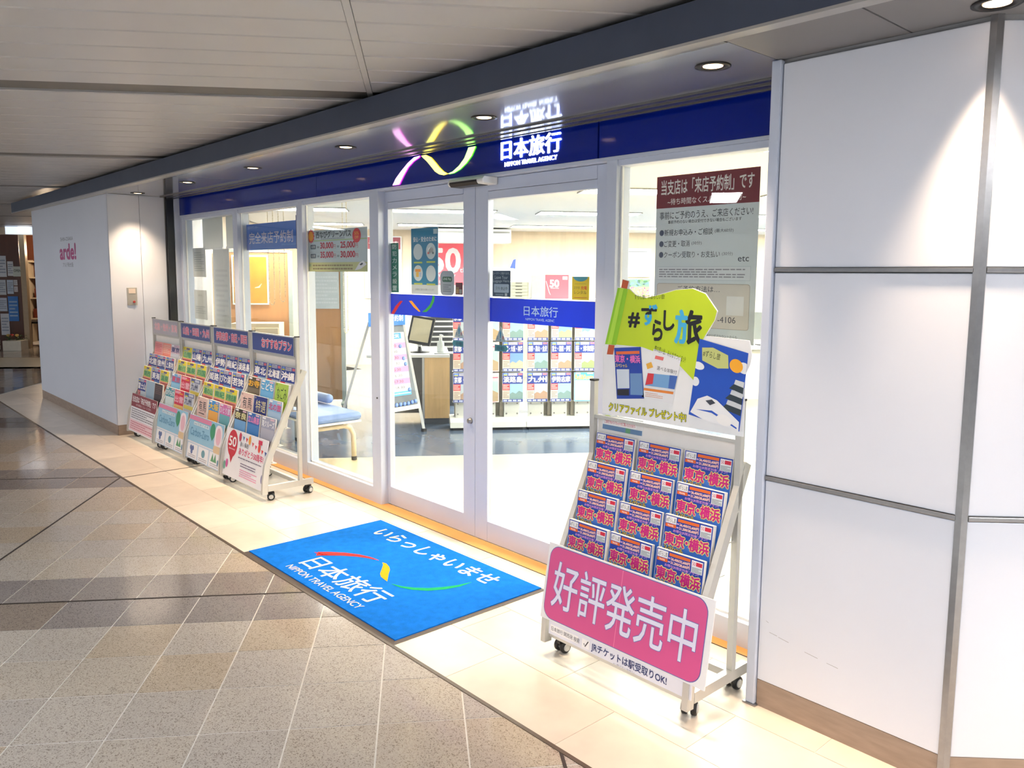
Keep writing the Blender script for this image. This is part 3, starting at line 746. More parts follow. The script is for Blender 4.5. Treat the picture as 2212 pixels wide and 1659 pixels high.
# ================================================================== WHEELED BROCHURE RACKS
RACK = M('silver_rack_paint', (198, 198, 194), 0.38, metal=0.35, var=0.03, scale=20)
RACK_W = M('rack_white_panel', (232, 230, 228), 0.5, var=0.02)
def sqtube(b, x0, x1, path, w):           # flat bar following a path in the y-z plane
    n = len(path); L, Q = [], []
    for i in range(n):
        a = path[max(0, i-1)]; c = path[min(n-1, i+1)]; dy, dz = c[0]-a[0], c[1]-a[1]; d = math.hypot(dy, dz)
        L.append((path[i][0]-dz/d*w, path[i][1]+dy/d*w)); Q.append((path[i][0]+dz/d*w, path[i][1]-dy/d*w))
    for i in range(n-1): b.prism([L[i], L[i+1], Q[i+1], Q[i]], x0, x1, ax='x')
TIERS = [(-0.15, 0.558), (-0.097, 0.673), (-0.042, 0.788), (0.012, 0.902)]
TILT = R(-7.5)
def rack_mesh():
    P = {}
    HWD = 0.365
    P['foot'] = MB().box(-0.013, 0.013, -0.245, 0.095, 0.072, 0.112).mesh('foot_bar', RACK)
    b = MB(); sqtube(b, -0.012, 0.012, [(-0.268, 0.055), (-0.262, 0.15), (-0.246, 0.25), (-0.22, 0.32), (0.045, 0.885)], 0.02); P['arm'] = b.mesh('slanted_arm', RACK)
    P['post'] = MB().box(-0.012, 0.012, -0.012, 0.012, 0.11, 1.118).mesh('post', RACK)
    P['cap'] = MB().box(-0.014, 0.014, -0.014, 0.014, 1.118, 1.126).mesh('post_cap', BLACK_PLASTIC)
    P['bar'] = MB().box(-HWD+0.024, HWD-0.024, -0.012, 0.012, 0.078, 0.106).mesh('cross_bar', RACK)
    P['back'] = MB().box(-HWD+0.026, HWD-0.026, 0.014, 0.02, 0.62, 0.975).mesh('back_panel', RACK_W)
    P['rail'] = MB().box(-HWD+0.024, HWD-0.024, -0.008, 0.006, 0.962, 0.976).mesh('upper_rail', RACK)
    tb = MB(); tb.box(-HWD+0.03, HWD-0.03, -0.026, 0.012, 0, 0.004)
    tb.tube([(-HWD+0.015, 0.012, 0.002), (-HWD+0.015, -0.03, 0.002), (-HWD+0.015, -0.03, 0.05), (HWD-0.015, -0.03, 0.05), (HWD-0.015, -0.03, 0.002), (HWD-0.015, 0.012, 0.002)], 0.003, 6)
    P['tray'] = tb.mesh('brochure_tray', RACK)
    hz = MB(); hz.box(-0.014, 0.014, -0.016, 0.016, 0.055, 0.073); hz.lathe([(0.0, -0.012), (0.024, -0.010), (0.024, 0.010), (0.0, 0.012)], 16, c=(0, 0, 0.046), ax='x')
    P['housing'] = hz.mesh('caster', BLACK_PLASTIC)
    P['wheel'] = MB().lathe([(0.0, -0.010), (0.023, -0.010), (0.026, -0.006), (0.026, 0.006), (0.023, 0.010), (0.0, 0.010)], 20, c=(0, 0, 0.026), ax='x').mesh('wheel', BLACK_PLASTIC, True)
    P['hub'] = MB().lathe([(0.0, -0.0125), (0.015, -0.012), (0.016, -0.009), (0.016, 0.009), (0.015, 0.012), (0.0, 0.0125)], 16, c=(0, 0, 0.026), ax='x').mesh('hub_cap', M('grey_hub', (206, 204, 200), 0.4))
    return P
RP = rack_mesh()
def rack(x, y, label, group, lid=True):
    t = thing('brochure_rack', label, 'rack', (x, y, 0), 0, group)
    for s in (-1, 1):
        link('foot_bar', RP['foot'], t, (s*0.352, 0, 0)); link('slanted_arm', RP['arm'], t, (s*0.352, 0, 0))
        p = link('post', RP['post'], t, (s*0.352, 0, 0)); link('post_cap', RP['cap'], p)
        for yy in (-0.205, 0.075):
            c = link('caster', RP['housing'], t, (s*0.318, yy, 0), (0, 0, R(random.uniform(-30, 30))))
            for q in (-0.017, 0.017):
                link('wheel', RP['wheel'], c, (q, 0, 0))
            link('hub_cap', RP['hub'], c, (0.019, 0, 0)); link('hub_cap', RP['hub'], c, (-0.019, 0, 0))
            link('caster_bracket', MB().box(min(0, s*0.034), max(0, s*0.034), -0.014, 0.014, 0.073, 0.078).mesh('caster_bracket', RACK), t, (s*0.318, yy, 0))
    link('cross_bar', RP['bar'], t, (0, 0.0, 0)); link('cross_bar', RP['bar'], t, (0, -0.245, -0.005))
    link('back_panel', RP['back'], t); link('upper_rail', RP['rail'], t)
    for (ty, tz) in TIERS:
        link('brochure_tray', RP['tray'], t, (0, ty-0.297*math.sin(-TILT)+0.004, tz-0.297*math.cos(TILT)-0.006))
    return t
COLW = {1: 'left', 2: 'middle', 3: 'right'}; TIERW = ('bottom', 'second', 'third', 'top')
def fill(x, y, plan, who, group):
    for ti, (ty, tz) in enumerate(TIERS):
        for ci in range(3):
            kind, t, desc = plan[ti][ci]
            bx = x+(ci-1)*0.2265+random.uniform(-0.004, 0.004)
            by = y+ty-0.297*math.sin(-TILT)+random.uniform(-0.003, 0.002); bz = tz-0.297*math.cos(TILT)
            brochure((bx, by-0.012, bz), R(random.uniform(-1.2, 1.2)), TILT, kind, t,
                     '%s brochure, %s tier, %s pocket of %s' % (desc, TIERW[ti], COLW[ci+1], who), group, random.choice((0.009, 0.013, 0.018)))
def header(x, y, text, label, tint, full=True):
    h = sheet('header_sign', label, 'sign', 0.676, 0.142, (x, y-0.012, 0.978), mat=ALU_GREY, group='rack header signs', t=0.01)
    p = Print(0); p.rect(-0.328, 0.008, 0.328, 0.134, tint[0])
    p.text(text, -0.28 if full else -0.17, 0.038, 0.31 if full else 0.3, 0.105, tint[2], 2, bold=0.075, ref=0).text(text, -0.28 if full else -0.17, 0.038, 0.31 if full else 0.3, 0.105, tint[1], 3, bold=0.02, ref=0)
    p.build(h)
    MB().box(-0.335, 0.335, -0.004, 0.0, 0.134, 0.142).build('frame_bead', ALU_GREY, h); MB().box(-0.335, 0.335, -0.004, 0.0, 0.0, 0.008).build('frame_bead', ALU_GREY, h)

# --- right rack
RX, RY = -1.89, -0.385
rack(RX, RY, 'silver wheeled brochure rack beside the white pillar', 'wheeled brochure racks')
T = ('tokyo', 0, 'blue and magenta city')
fill(RX, RY, [[T]*3]*4, 'the rack by the pillar', 'brochures in the pillar rack')
# cut-out display board on top
def cutout(pts, name, label, cat, loc): return sheet(name, label, cat, 0, 0, loc, outline=pts, t=0.004)
back = [(-0.339, 0.0), (-0.341, 0.276), (-0.331, 0.288), (-0.269, 0.522), (-0.251, 0.522), (-0.244, 0.554), (-0.212, 0.547), (-0.211, 0.518), (-0.173, 0.492), (-0.123, 0.484), (-0.061, 0.498), (0.016, 0.518), (0.09, 0.524), (0.147, 0.506), (0.2, 0.444), (0.19, 0.411), (0.153, 0.352), (0.335, 0.346), (0.345, 0.30), (0.34, 0.262), (0.322, 0.225), (0.325, 0.003)]
cb = MB(); 
cob = cutout(back, 'display_board', 'white cut out board with green scroll above the pillar rack', 'display board', (-1.84, -0.402, 0.99))
p = Print(0)
p.pl([(-0.281, 0.29), (-0.216, 0.515), (-0.211, 0.516), (-0.173, 0.49), (-0.123, 0.482), (-0.061, 0.496), (0.016, 0.516), (0.016, 0.26), (-0.089, 0.279), (-0.139, 0.29)], ink(196, 222, 40))
p.pl([(0.016, 0.26), (0.016, 0.516), (0.09, 0.522), (0.147, 0.504), (0.198, 0.444), (0.19, 0.411), (0.16, 0.366), (0.134, 0.323), (0.121, 0.261), (0.107, 0.184), (0.034, 0.24)], ink(196, 222, 40))
p.pl([(-0.331, 0.288), (-0.272, 0.288), (-0.216, 0.516), (-0.269, 0.52)], ink(150, 212, 40), 2)
p.pl([(-0.318, 0.288), (-0.296, 0.288), (-0.238, 0.518), (-0.257, 0.519)], ink(186, 232, 70), 3)
p.pl([(-0.32, 0.247), (-0.287, 0.248), (-0.279, 0.287), (-0.311, 0.287)], ink(200, 92, 50), 2)
p.pl([(-0.251, 0.52), (-0.221, 0.516), (-0.213, 0.546), (-0.244, 0.553)], ink(200, 92, 50), 3)
p.text('#', -0.209, 0.366, -0.155, 0.422, K1, 2, bold=0.035)
p.text('ず', -0.144, 0.378, -0.070, 0.456, ink(60, 176, 232), 2, bold=0.034, pick=(lambda u, w: 0.55 < w < 0.85 and u < 0.8, K1))
p.text('ら', -0.088, 0.321, -0.042, 0.398, K1, 2, bold=0.034).text('し', -0.036, 0.363, 0.012, 0.436, K1, 2, bold=0.034)
p.text('旅', 0.018, 0.318, 0.136, 0.440, K1, 2, bold=0.03, pick=(lambda u, w: u < 0.40, ink(70, 180, 232)))
p.text('ずらし旅、すばらしい旅!', -0.182, 0.478, -0.035, 0.497, ink(60, 80, 30), 2, rot=R(2)).text('旅の思い出、みんなでつくるゾ!', -0.078, 0.262, 0.072, 0.285, ink(60, 80, 30), 4, rot=R(-14))
# small printed brochure, flyer and folder shown on the board
p.pl([(-0.281, 0.276), (-0.144, 0.29), (-0.121, 0.087), (-0.261, 0.069)], ink(34, 70, 170), 3)
p.text('東京・横浜', -0.274, 0.222, -0.146, 0.252, ink(244, 120, 190), 4, bold=0.03, rot=R(3)).text('スペシャル', -0.27, 0.2, -0.21, 0.214, ink(250, 220, 80), 4, bold=0.02, rot=R(3))
p.pl([(-0.265, 0.19), (-0.20, 0.196), (-0.196, 0.12), (-0.258, 0.112)], ink(214, 226, 240), 4).pl([(-0.195, 0.18), (-0.135, 0.186), (-0.126, 0.1), (-0.19, 0.094)], ink(110, 150, 200), 4)
p.pl([(-0.26, 0.108), (-0.198, 0.116), (-0.197, 0.09), (-0.258, 0.084)], ink(40, 40, 50), 4).pl([(-0.27, 0.262), (-0.15, 0.274), (-0.149, 0.262), (-0.269, 0.25)], ink(230, 110, 60), 4)
p.pl([(-0.08, 0.287), (0.05, 0.262), (0.015, 0.082), (-0.133, 0.093)], ink(240, 242, 246), 3)
p.pl([(-0.105, 0.19), (0.036, 0.192), (0.024, 0.14), (-0.118, 0.14)], ink(120, 170, 220), 4).pl([(-0.105, 0.19), (-0.075, 0.19), (-0.08, 0.15), (-0.116, 0.142)], ink(214, 60, 70), 5).pl([(0.0, 0.192), (0.036, 0.192), (0.024, 0.14), (-0.005, 0.14)], ink(70, 110, 190), 5)
p.text('選べる体験付', -0.062, 0.202, 0.032, 0.218, ink(90, 90, 96), 4, rot=R(-6)).pl([(-0.07, 0.262), (-0.03, 0.258), (-0.034, 0.245), (-0.074, 0.249)], ink(230, 110, 110), 4)
p.pl([(-0.122, 0.13), (0.02, 0.13), (0.018, 0.12), (-0.124, 0.12)], ink(236, 140, 60), 4).pl([(-0.115, 0.225), (-0.09, 0.235), (-0.08, 0.215), (-0.108, 0.205)], ink(236, 180, 70), 4)
p.lines(-0.115, 0.095, -0.03, 0.115, 3, ink(220, 170, 150), 4)
F = lambda u, w: (0.092+(0.31-0.092)*u+(0.13-0.092)*w+(0.334-0.31-0.038)*u*w, 0.053+(0.02-0.053)*u+(0.34-0.053)*w+(0.302-0.34+0.033)*u*w)
p.pl([F(0, 0), F(1, 0), F(1, 1), F(0, 1)], ink(28, 84, 196), 5)
def fp(pts, m, l): p.pl([F(*q) for q in pts], m, l)
for cx, cw, rx, rw in ((0.06, 0.66, 0.12, 0.05), (0.95, 0.8, 0.14, 0.07), (0.92, 0.5, 0.12, 0.08), (0.04, 0.45, 0.08, 0.06)):
    fp([(min(1, max(0, cx+rx*math.cos(R(a)))), cw+rw*math.sin(R(a))) for a in range(0, 360, 20)], ink(240, 244, 250), 6)
fp([(0.80+0.13*math.cos(R(a)), 0.80+0.085*math.sin(R(a))) for a in range(0, 360, 15)], ink(248, 176, 40), 7)
fp([(0.08, 0.90), (0.30, 0.94), (0.62, 0.90), (0.66, 0.74), (0.45, 0.70), (0.12, 0.74)], ink(198, 206, 130), 7)
p.text('#ずらし旅', 0.148, 0.272, 0.222, 0.297, ink(40, 50, 40), 8, rot=R(-8))
for k in range(3):                                     # stepped castle roofs
    w0 = 0.62+0.05*k; z0 = 0.22+0.14*k
    fp([(w0, z0), (0.99, z0-0.02), (0.99, z0+0.06), (w0+0.08, z0+0.07)], ink(44, 60, 70), 8); fp([(w0+0.08, z0+0.07), (0.99, z0+0.06), (0.99, z0+0.13), (w0+0.10, z0+0.13)], ink(214, 220, 224), 7)
# bullet train nose
fp([(0.03, 0.04), (0.14, 0.24), (0.32, 0.32), (0.52, 0.30), (0.98, 0.12), (0.99, 0.0), (0.3, 0.0)], ink(244, 246, 250), 9)
fp([(0.30, 0.25), (0.42, 0.29), (0.50, 0.26), (0.40, 0.21)], ink(60, 66, 80), 10)
fp([(0.14, 0.10), (0.45, 0.15), (0.95, 0.04), (0.95, 0.02), (0.45, 0.12)], ink(40, 90, 200), 10)
fp([(0.70+0.15*math.cos(R(a)), 0.08+0.07*math.sin(R(a))) for a in range(0, 360, 20)], ink(250, 250, 250), 11)
for s, c, bo, l in (('クリアファイル プレゼント中!', (70, 96, 30), 0.07, 3), ('クリアファイル プレゼント中!', (236, 226, 40), 0.012, 4)):
    p.text(s, -0.303, 0.018, 0.08, 0.052, ink(*c), l, bold=bo, ref=0, rot=R(0.8))
p.build(cob)
# foam rail under the board
# pink sign over the front
pk = sheet('pink_sign', 'pink rounded notice board hung on the front of the pillar rack', 'notice', 0.80, 0.31, (-1.862, -0.668, 0.158), tilt=R(-9.5), mat=ink(238, 238, 240), t=0.005)
p = Print(0)
p.rrect(-0.388, 0.006, 0.378, 0.304, 0.05, ink(110, 110, 176)).rrect(-0.385, 0.009, 0.375, 0.301, 0.048, ink(216, 86, 146), 2)
p.text('好評発売中', -0.35, 0.062, 0.345, 0.246, ink(110, 120, 190), 3, bold=0.023).text('好評発売中', -0.35, 0.062, 0.345, 0.246, ink(226, 226, 246), 4, bold=0.008)
p.rect(-0.006, 0.01, -0.003, 0.30, ink(236, 130, 176), 3)
p.build(pk)
st = sheet('lower_strip', 'white printed strip below the pink notice', 'notice', 0.70, 0.075, (-1.868, -0.662, 0.098), tilt=R(-3), mat=ink(232, 234, 246), t=0.003)
p = Print(0)
p.rect(-0.34, 0.012, -0.185, 0.042, W5).text('日本旅行 関西発', -0.335, 0.018, -0.215, 0.036, ink(70, 74, 84), 2).text('検索', -0.21, 0.016, -0.178, 0.036, ink(70, 74, 84), 2)
p.rect(-0.165, 0.008, -0.125, 0.044, W5).strip([(-0.155, 0.026, .002), (-0.148, 0.016, .002), (-0.132, 0.04, .002)], K1, 2)
p.text('JRチケットは駅受取りOK!', -0.115, 0.008, 0.245, 0.046, ink(34, 50, 110), 2, bold=0.02)
p.text('(一部プランを除く)', 0.0, 0.0005, 0.1, 0.007, ink(110, 110, 130), 2)
p.build(st)
nt_ = sheet('small_notice', 'small printed strip above the top left brochure of the pillar rack', 'notice', 0.215, 0.062, (-2.095, -0.375, 0.918), tilt=R(-4), mat=ink(236, 240, 242))
p = Print(0)
p.ell(-0.08, 0.051, 0.022, 0.009, ink(196, 220, 90)).text('スマートフォン・タブレットなど', -0.056, 0.042, 0.06, 0.055, ink(206, 50, 90), 2).text('ご自宅でもパンフレットがご覧いただけます♪', -0.095, 0.026, 0.07, 0.04, ink(206, 50, 90), 2, bold=.01)
p.rect(-0.105, 0.0, 0.105, 0.02, ink(96, 130, 170)).rect(0.02, 0.0, 0.045, 0.02, ink(90, 150, 110), 2).rect(0.075, 0.022, 0.104, 0.058, ink(226, 228, 230))
p.build(nt_)

# --- four racks along the left windows
UX = (-7.645, -6.905, -6.165, -5.426); UY = -0.30
who = ('the rack nearest the left wall', 'the second rack from the left wall', 'the third rack from the left wall', 'the long row\'s rack nearest the doors')
who = who[:3]+('the left rack nearest the doors',)
B_ = lambda t, d='dark blue': ('blue', t, d); Y_ = lambda t, d='yellow and green': ('yellow', t, d)
plans = [
 [[B_('富士山'), ('plain', (ink(160, 186, 206), None), 'plain grey blue'), ('plain', (ink(64, 50, 52), ink(120, 90, 84)), 'dark brown')],
  [Y_('関西'), B_('東海'), Y_('温泉')],
  [B_('北陸'), B_('信州', 'slate blue'), B_('上高地', 'mid blue')],
  [('plain', (ink(244, 160, 160), ink(222, 110, 120)), 'plain pink'), ('plain', (ink(246, 150, 136), ink(250, 214, 200)), 'salmon pink'), ('scene', (ink(214, 190, 206), ink(200, 206, 220), ink(226, 120, 60), '東京', ink(50, 54, 120)), 'lilac')]],
 [[('scene', (ink(70, 160, 176), ink(226, 240, 240), ink(204, 204, 70), 'のりもの', W5), 'teal'), ('red', '出雲', 'red'), ('kyushu', '九州', 'pale title')],
  [('scene', (ink(110, 176, 226), ink(150, 206, 240), ink(226, 206, 150), '夏旅', ink(210, 80, 120)), 'sky blue'), ('red', '出雲', 'red'), ('kyushu', '九州', 'pale title')],
  [Y_('湯めぐり'), Y_('温泉'), Y_('四国')],
  [Y_('山陰'), B_('山陽'), B_('九州')]],
 [[('brush', ('有馬', ink(238, 204, 194), K1), 'beige brush lettered'), ('scene', (ink(60, 150, 226), ink(246, 180, 80), ink(236, 120, 60), '大阪', ink(250, 210, 60)), 'blue and orange'), ('scene', (ink(220, 120, 186), ink(110, 180, 190), ink(110, 120, 90), 'ひとり旅', ink(236, 226, 246)), 'pink')],
  [Y_('湯の山'), Y_('南紀'), Y_('伊勢志摩')],
  [B_('姫路'), B_('びわ湖'), B_('若狭')],
  [B_('伊勢'), B_('南紀'), B_('淡路島')]],
 [[('scene', (ink(58, 42, 30), ink(120, 176, 226), ink(60, 64, 50), '奈良', ink(240, 232, 170)), 'dark brown'), ('scene', (ink(50, 110, 190), ink(70, 140, 210), ink(226, 236, 246), '立山黒部', ink(250, 150, 200)), 'blue mountain'), ('scene', (ink(168, 172, 196), ink(190, 190, 204), ink(170, 160, 160), '湾クルーズ', ink(246, 246, 250)), 'grey')],
  [('brush', ('有馬', ink(240, 206, 196), K1), 'beige brush lettered'), ('brush', ('特選', ink(28, 46, 130), ink(236, 226, 170)), 'navy brush lettered'), ('scene', (ink(150, 196, 236), ink(176, 206, 236), ink(246, 200, 214), '北の旅', ink(214, 80, 140)), 'pale blue')],
  [('scene', (ink(84, 74, 50), ink(120, 110, 90), ink(206, 120, 50), 'お寺', ink(250, 190, 40)), 'brown and gold'), ('scene', (ink(96, 176, 230), ink(120, 190, 240), ink(230, 190, 150), 'こども', W5), 'light blue'), ('brush', ('なごみ', ink(170, 206, 80), ink(60, 84, 40)), 'lime green brush lettered')],
  [B_('東北'), B_('北海道'), B_('沖縄')]],
]
heads = (('北陸・信州・東海', 'grey header sign with pink letters on the rack nearest the left wall', (ink(176, 174, 186), ink(236, 170, 180), ink(210, 200, 210))),  # grey field and pale letters paint in the white reflection on this sign
         ('山陰・四国・九州', 'blue header sign with pink letters on the second rack from the left wall', (ink(62, 78, 140), ink(214, 70, 110), ink(214, 206, 226))),
         ('伊勢志摩・南紀・関西', 'blue header sign with pink letters on the third rack from the left wall', (ink(58, 76, 142), ink(214, 60, 100), ink(222, 216, 232))),
         ('おすすめプラン', 'blue header sign with widely set pink letters on the left rack nearest the doors', (ink(54, 74, 144), ink(222, 50, 92), ink(232, 226, 238))))
labs = ('silver wheeled brochure rack nearest the left wall', 'silver wheeled brochure rack second from the left wall', 'silver wheeled brochure rack third from the left wall', 'silver wheeled brochure rack at the door end of the row')
for i, ux in enumerate(UX):
    rack(ux, UY, labs[i], 'wheeled brochure racks')
    fill(ux, UY, plans[i], who[i], 'brochures in the left racks')
    header(ux, UY-0.004, heads[i][0], heads[i][1], heads[i][2], full=(i != 3))
    lb_ = ('maroon and white appointment notice on the front of the rack nearest the left wall', 'pale blue eco travel poster on the second rack from the left wall',
           'pale blue eco travel poster on the third rack from the left wall', 'white anniversary poster with red balloon on the rack nearest the doors')[i]
    po = sheet('rack_poster', lb_, 'poster', 0.69, 0.35, (ux, UY-0.278, 0.072), tilt=R(-9), mat=ink(240, 240, 246), group='posters on the left racks', t=0.004)
    p = Print(0)
    if i == 0:
        p.rect(-0.345, 0.23, 0.345, 0.35, ink(134, 36, 52)).text('当支店は「来店予約制」です', -0.32, 0.275, 0.32, 0.33, W5, 2, bold=.02).text('~待ち時間なくスムーズに受付~', -0.22, 0.242, 0.22, 0.264, ink(236, 206, 210), 2)
        p.lines(-0.31, 0.12, 0.31, 0.22, 5, ink(130, 126, 136)).rect(-0.33, 0.01, 0.33, 0.11, ink(238, 206, 214)).lines(-0.3, 0.02, 0.3, 0.1, 4, ink(206, 120, 140), 2)
    elif i < 3:
        p.rect(-0.345, 0.14, 0.345, 0.35, ink(150, 200, 228)).rect(-0.345, 0.31, 0.1, 0.345, ink(226, 140, 176), 2).rect(-0.25, 0.275, 0.06, 0.30, ink(226, 240, 246), 2).text('ecoでめぐる旅', -0.24, 0.279, 0.05, 0.297, ink(70, 130, 180), 3)
        p.text('Carbon-Zero', -0.30, 0.19, 0.08, 0.25, ink(90, 150, 190), 2, bold=0.02)
        p.ell(0.14, 0.275, 0.05, 0.06, ink(60, 150, 110), 2).pl([(0.12, 0.22), (0.16, 0.22), (0.14, 0.2)], ink(60, 150, 110), 2)
        p.rrect(0.185, 0.15, 0.325, 0.335, 0.06, ink(246, 236, 244), 2).ell(0.255, 0.25, 0.045, 0.065, ink(236, 190, 206), 3)
        p.rrect(0.185, 0.12, 0.325, 0.175, 0.02, ink(226, 200, 160), 3).rect(-0.345, 0.0, 0.345, 0.13, ink(196, 214, 234))
        for k in range(3):
            xx = -0.32+k*0.225; p.rect(xx, 0.008, xx+0.2, 0.122, ink(240, 242, 248), 2)
            if k == 2:
                for q in (0.06, 0.11): p.pl([(xx+q-0.03, 0.05), (xx+q+0.03, 0.05), (xx+q, 0.115)], ink(90, 156, 110), 3)
                p.ell(xx+0.165, 0.055, 0.014, 0.024, ink(90, 140, 170), 3)
            elif k == 1: p.ell(xx+0.1, 0.075, 0.035, 0.03, ink(110, 160, 176), 3)
            else:
                for q in ((0.07, 0.09), (0.11, 0.09), (0.09, 0.06)): p.ell(xx+q[0], q[1], 0.022, 0.02, ink(96, 116, 170), 3)
            p.lines(xx+0.02, 0.012, xx+0.18, 0.04, 2, ink(160, 160, 180), 3)
    else:
        p.ell(-0.22, 0.245, 0.085, 0.1, ink(206, 38, 60)).pl([(-0.25, 0.152), (-0.19, 0.152), (-0.22, 0.10)], ink(206, 38, 60))
        p.text('50', -0.285, 0.225, -0.16, 0.295, W5, 2, bold=0.02).text('Anniversary', -0.275, 0.195, -0.165, 0.213, W5, 2)
        p.text('赤い風船', -0.09, 0.245, 0.05, 0.28, ink(50, 54, 70), 2).text('ありがとう50周年!', -0.10, 0.185, 0.30, 0.235, ink(226, 40, 100), 2, bold=0.02)
        fx = [(-0.12, 0.335), (-0.02, 0.318), (0.09, 0.292), (0.2, 0.27), (0.33, 0.255)]
        cols = ((220, 60, 90), (90, 130, 190), (226, 60, 60), (60, 90, 160), (226, 100, 110))
        for k in range(9):
            x_ = -0.11+k*0.052; z_ = 0.335-0.008*k-0.004*(k % 2)
            p.pl([(x_, z_), (x_+0.034, z_-0.004), (x_+0.014, z_-0.032)], ink(*cols[k % 5]), 2)
        for (bx, bz, c) in ((0.06, 0.31, (240, 170, 60)), (0.22, 0.28, (230, 80, 60)), (-0.10, 0.31, (206, 60, 90)), (0.315, 0.08, (110, 110, 170)), (-0.28, 0.09, (206, 90, 160)), (-0.32, 0.07, (120, 176, 160))):
            p.ell(bx, bz, 0.02, 0.032, ink(*c), 3)
        p.rect(0.2, 0.305, 0.26, 0.335, ink(216, 50, 90), 4)
        p.lines(-0.1, 0.155, 0.28, 0.172, 1, ink(110, 110, 130)).lines(-0.05, 0.1, 0.2, 0.135, 2, ink(120, 110, 140)).lines(-0.05, 0.03, 0.23, 0.09, 4, ink(236, 150, 190))
    p.build(po)

# ================================================================== NOTICES ON THE GLASS
NY = GY+0.007            # inside face of the fixed panes: notices hang just behind the glass
def notice(x0, x1, z0, z1, y, name, label, cat='poster', mat=None, group=None):
    return sheet(name, label, cat, x1-x0, z1-z0, ((x0+x1)/2, y, z0), mat=mat, group=group)
# red and white appointment notice
w = 0.517; h = 0.722
rp_ = notice(-2.28, -1.763, 1.276, 1.998, NY, 'appointment_notice', 'tall white notice with maroon heading in the right window', mat=ink(232, 236, 242))
p = Print(0); X = lambda f: -w/2+f*w; Zz = lambda z: z-1.276
MAR, DK, GR = ink(128, 30, 46), ink(56, 60, 70), ink(110, 114, 126)
p.rect(-w/2, Zz(1.858), w/2, h, MAR)
p.text('当支店は「来店予約制」です', X(.05), Zz(1.916), X(.95), Zz(1.98), ink(236, 230, 226), 2, bold=0.02).text('~待ち時間なくスムーズに受付~', X(.12), Zz(1.871), X(.88), Zz(1.899), ink(236, 226, 224), 2, bold=.012)
p.text('事前にご予約のうえ、ご来店ください!', X(.04), Zz(1.808), X(.95), Zz(1.842), DK).text('事前予約のない場合は受付できない場合もございます', X(.13), Zz(1.788), X(.85), Zz(1.803), DK)
for s, e, z, x1_, q in (('新規お申込み・ご相談', '(最大60分)', 1.749, .585, .78), ('ご変更・取消', '(30分)', 1.70, .36, .48), ('クーポン受取り・お支払い', '(30分)', 1.652, .66, .78)):
    p.ell(X(.065), Zz(z), 0.012, 0.013, ink(84, 90, 116)).text(s, X(.095), Zz(z-.014), X(x1_), Zz(z+.014), DK).text(e, X(x1_+.02), Zz(z-.009), X(q), Zz(z+.009), GR)
p.text('etc', X(.83), Zz(1.62), X(.93), Zz(1.641), DK)
p.rect(X(.03), Zz(1.540), X(.95), Zz(1.6), ink(206, 212, 222), 1).rect(X(.033), Zz(1.542), X(.947), Zz(1.598), ink(234, 236, 242), 2).lines(X(.05), Zz(1.55), X(.9), Zz(1.592), 4, ink(150, 150, 160), 3)
p.rrect(X(.03), Zz(1.335), X(.95), Zz(1.526), 0.012, ink(190, 176, 166), 1).rrect(X(.034), Zz(1.337), X(.946), Zz(1.524), 0.011, ink(232, 222, 214), 2)
p.text('ご予約方法は…', X(.25), Zz(1.49), X(.67), Zz(1.516), DK, 3).text('-4106', X(.66), Zz(1.362), X(.83), Zz(1.388), ink(80, 76, 84), 3).rect(X(.74), Zz(1.395), X(.9), Zz(1.475), ink(240, 238, 236), 3)
p.text('LINE公式アカウントからも', X(.55), Zz(1.298), X(.85), Zz(1.311), GR, 2)
p.build(rp_)
# hanging blue banner
bn = notice(-6.722, -5.783, 1.750, 1.968, NY+0.03, 'hanging_banner', 'bright blue banner with white letters hanging in the second window', 'banner', ink(42, 112, 222))
p = Print(0)
p.text('完全来店予約制', -0.40, 0.052, 0.40, 0.148, ink(236, 224, 244), 1, bold=0.012).text('旅のカウンター', -0.43, 0.176, -0.22, 0.2, ink(180, 204, 244), 1).text('NIPPON TRAVEL AGENCY', 0.2, 0.028, 0.45, 0.042, ink(130, 180, 244), 1)
p.build(bn)
MB().tube([(-0.469, 0.001, -0.03), (-0.469, 0.001, 0.222)], 0.008, 8).build('banner_rod', ink(40, 60, 140), bn); MB().tube([(0.466, 0.001, -0.004), (0.466, 0.001, 0.255)], 0.008, 8).build('banner_rod', ink(40, 60, 140), bn)
# price poster
pp = notice(-5.607, -4.717, 1.572, 1.874, NY, 'price_poster', 'wide grey poster with red pass prices in the window beside the doors', mat=ink(206, 216, 224))
p = Print(0); RED = ink(190, 18, 54)
p.rect(-0.445, 0.0, 0.445, 0.066, ink(214, 214, 150)).rect(-0.445, 0.222, 0.445, 0.228, ink(176, 206, 130)).rect(-0.445, 0.065, -0.438, 0.226, ink(190, 210, 140)).rect(-0.43, 0.07, 0.43, 0.216, ink(210, 222, 230))
p.text('西なびグリーンパス', -0.265, 0.243, 0.235, 0.292, ink(50, 56, 70), 2, bold=0.025)
p.lines(-0.19, 0.231, 0.15, 0.241, 1, ink(130, 136, 146), 2)
star = []
for k in range(24): rr = 1.0 if k % 2 == 0 else 0.78; star.append((-0.34+0.055*rr*math.cos(R(15*k)), 0.26+0.055*rr*math.sin(R(15*k))))
p.pl(star, ink(226, 60, 80), 2).ell(-0.34, 0.26, 0.036, 0.036, ink(244, 166, 50), 3)
p.ell(0.31, 0.248, 0.055, 0.05, ink(216, 54, 60), 3).text('50%', 0.28, 0.252, 0.34, 0.275, ink(250, 190, 80), 4).text('OFF', 0.285, 0.226, 0.335, 0.246, ink(250, 190, 80), 4)
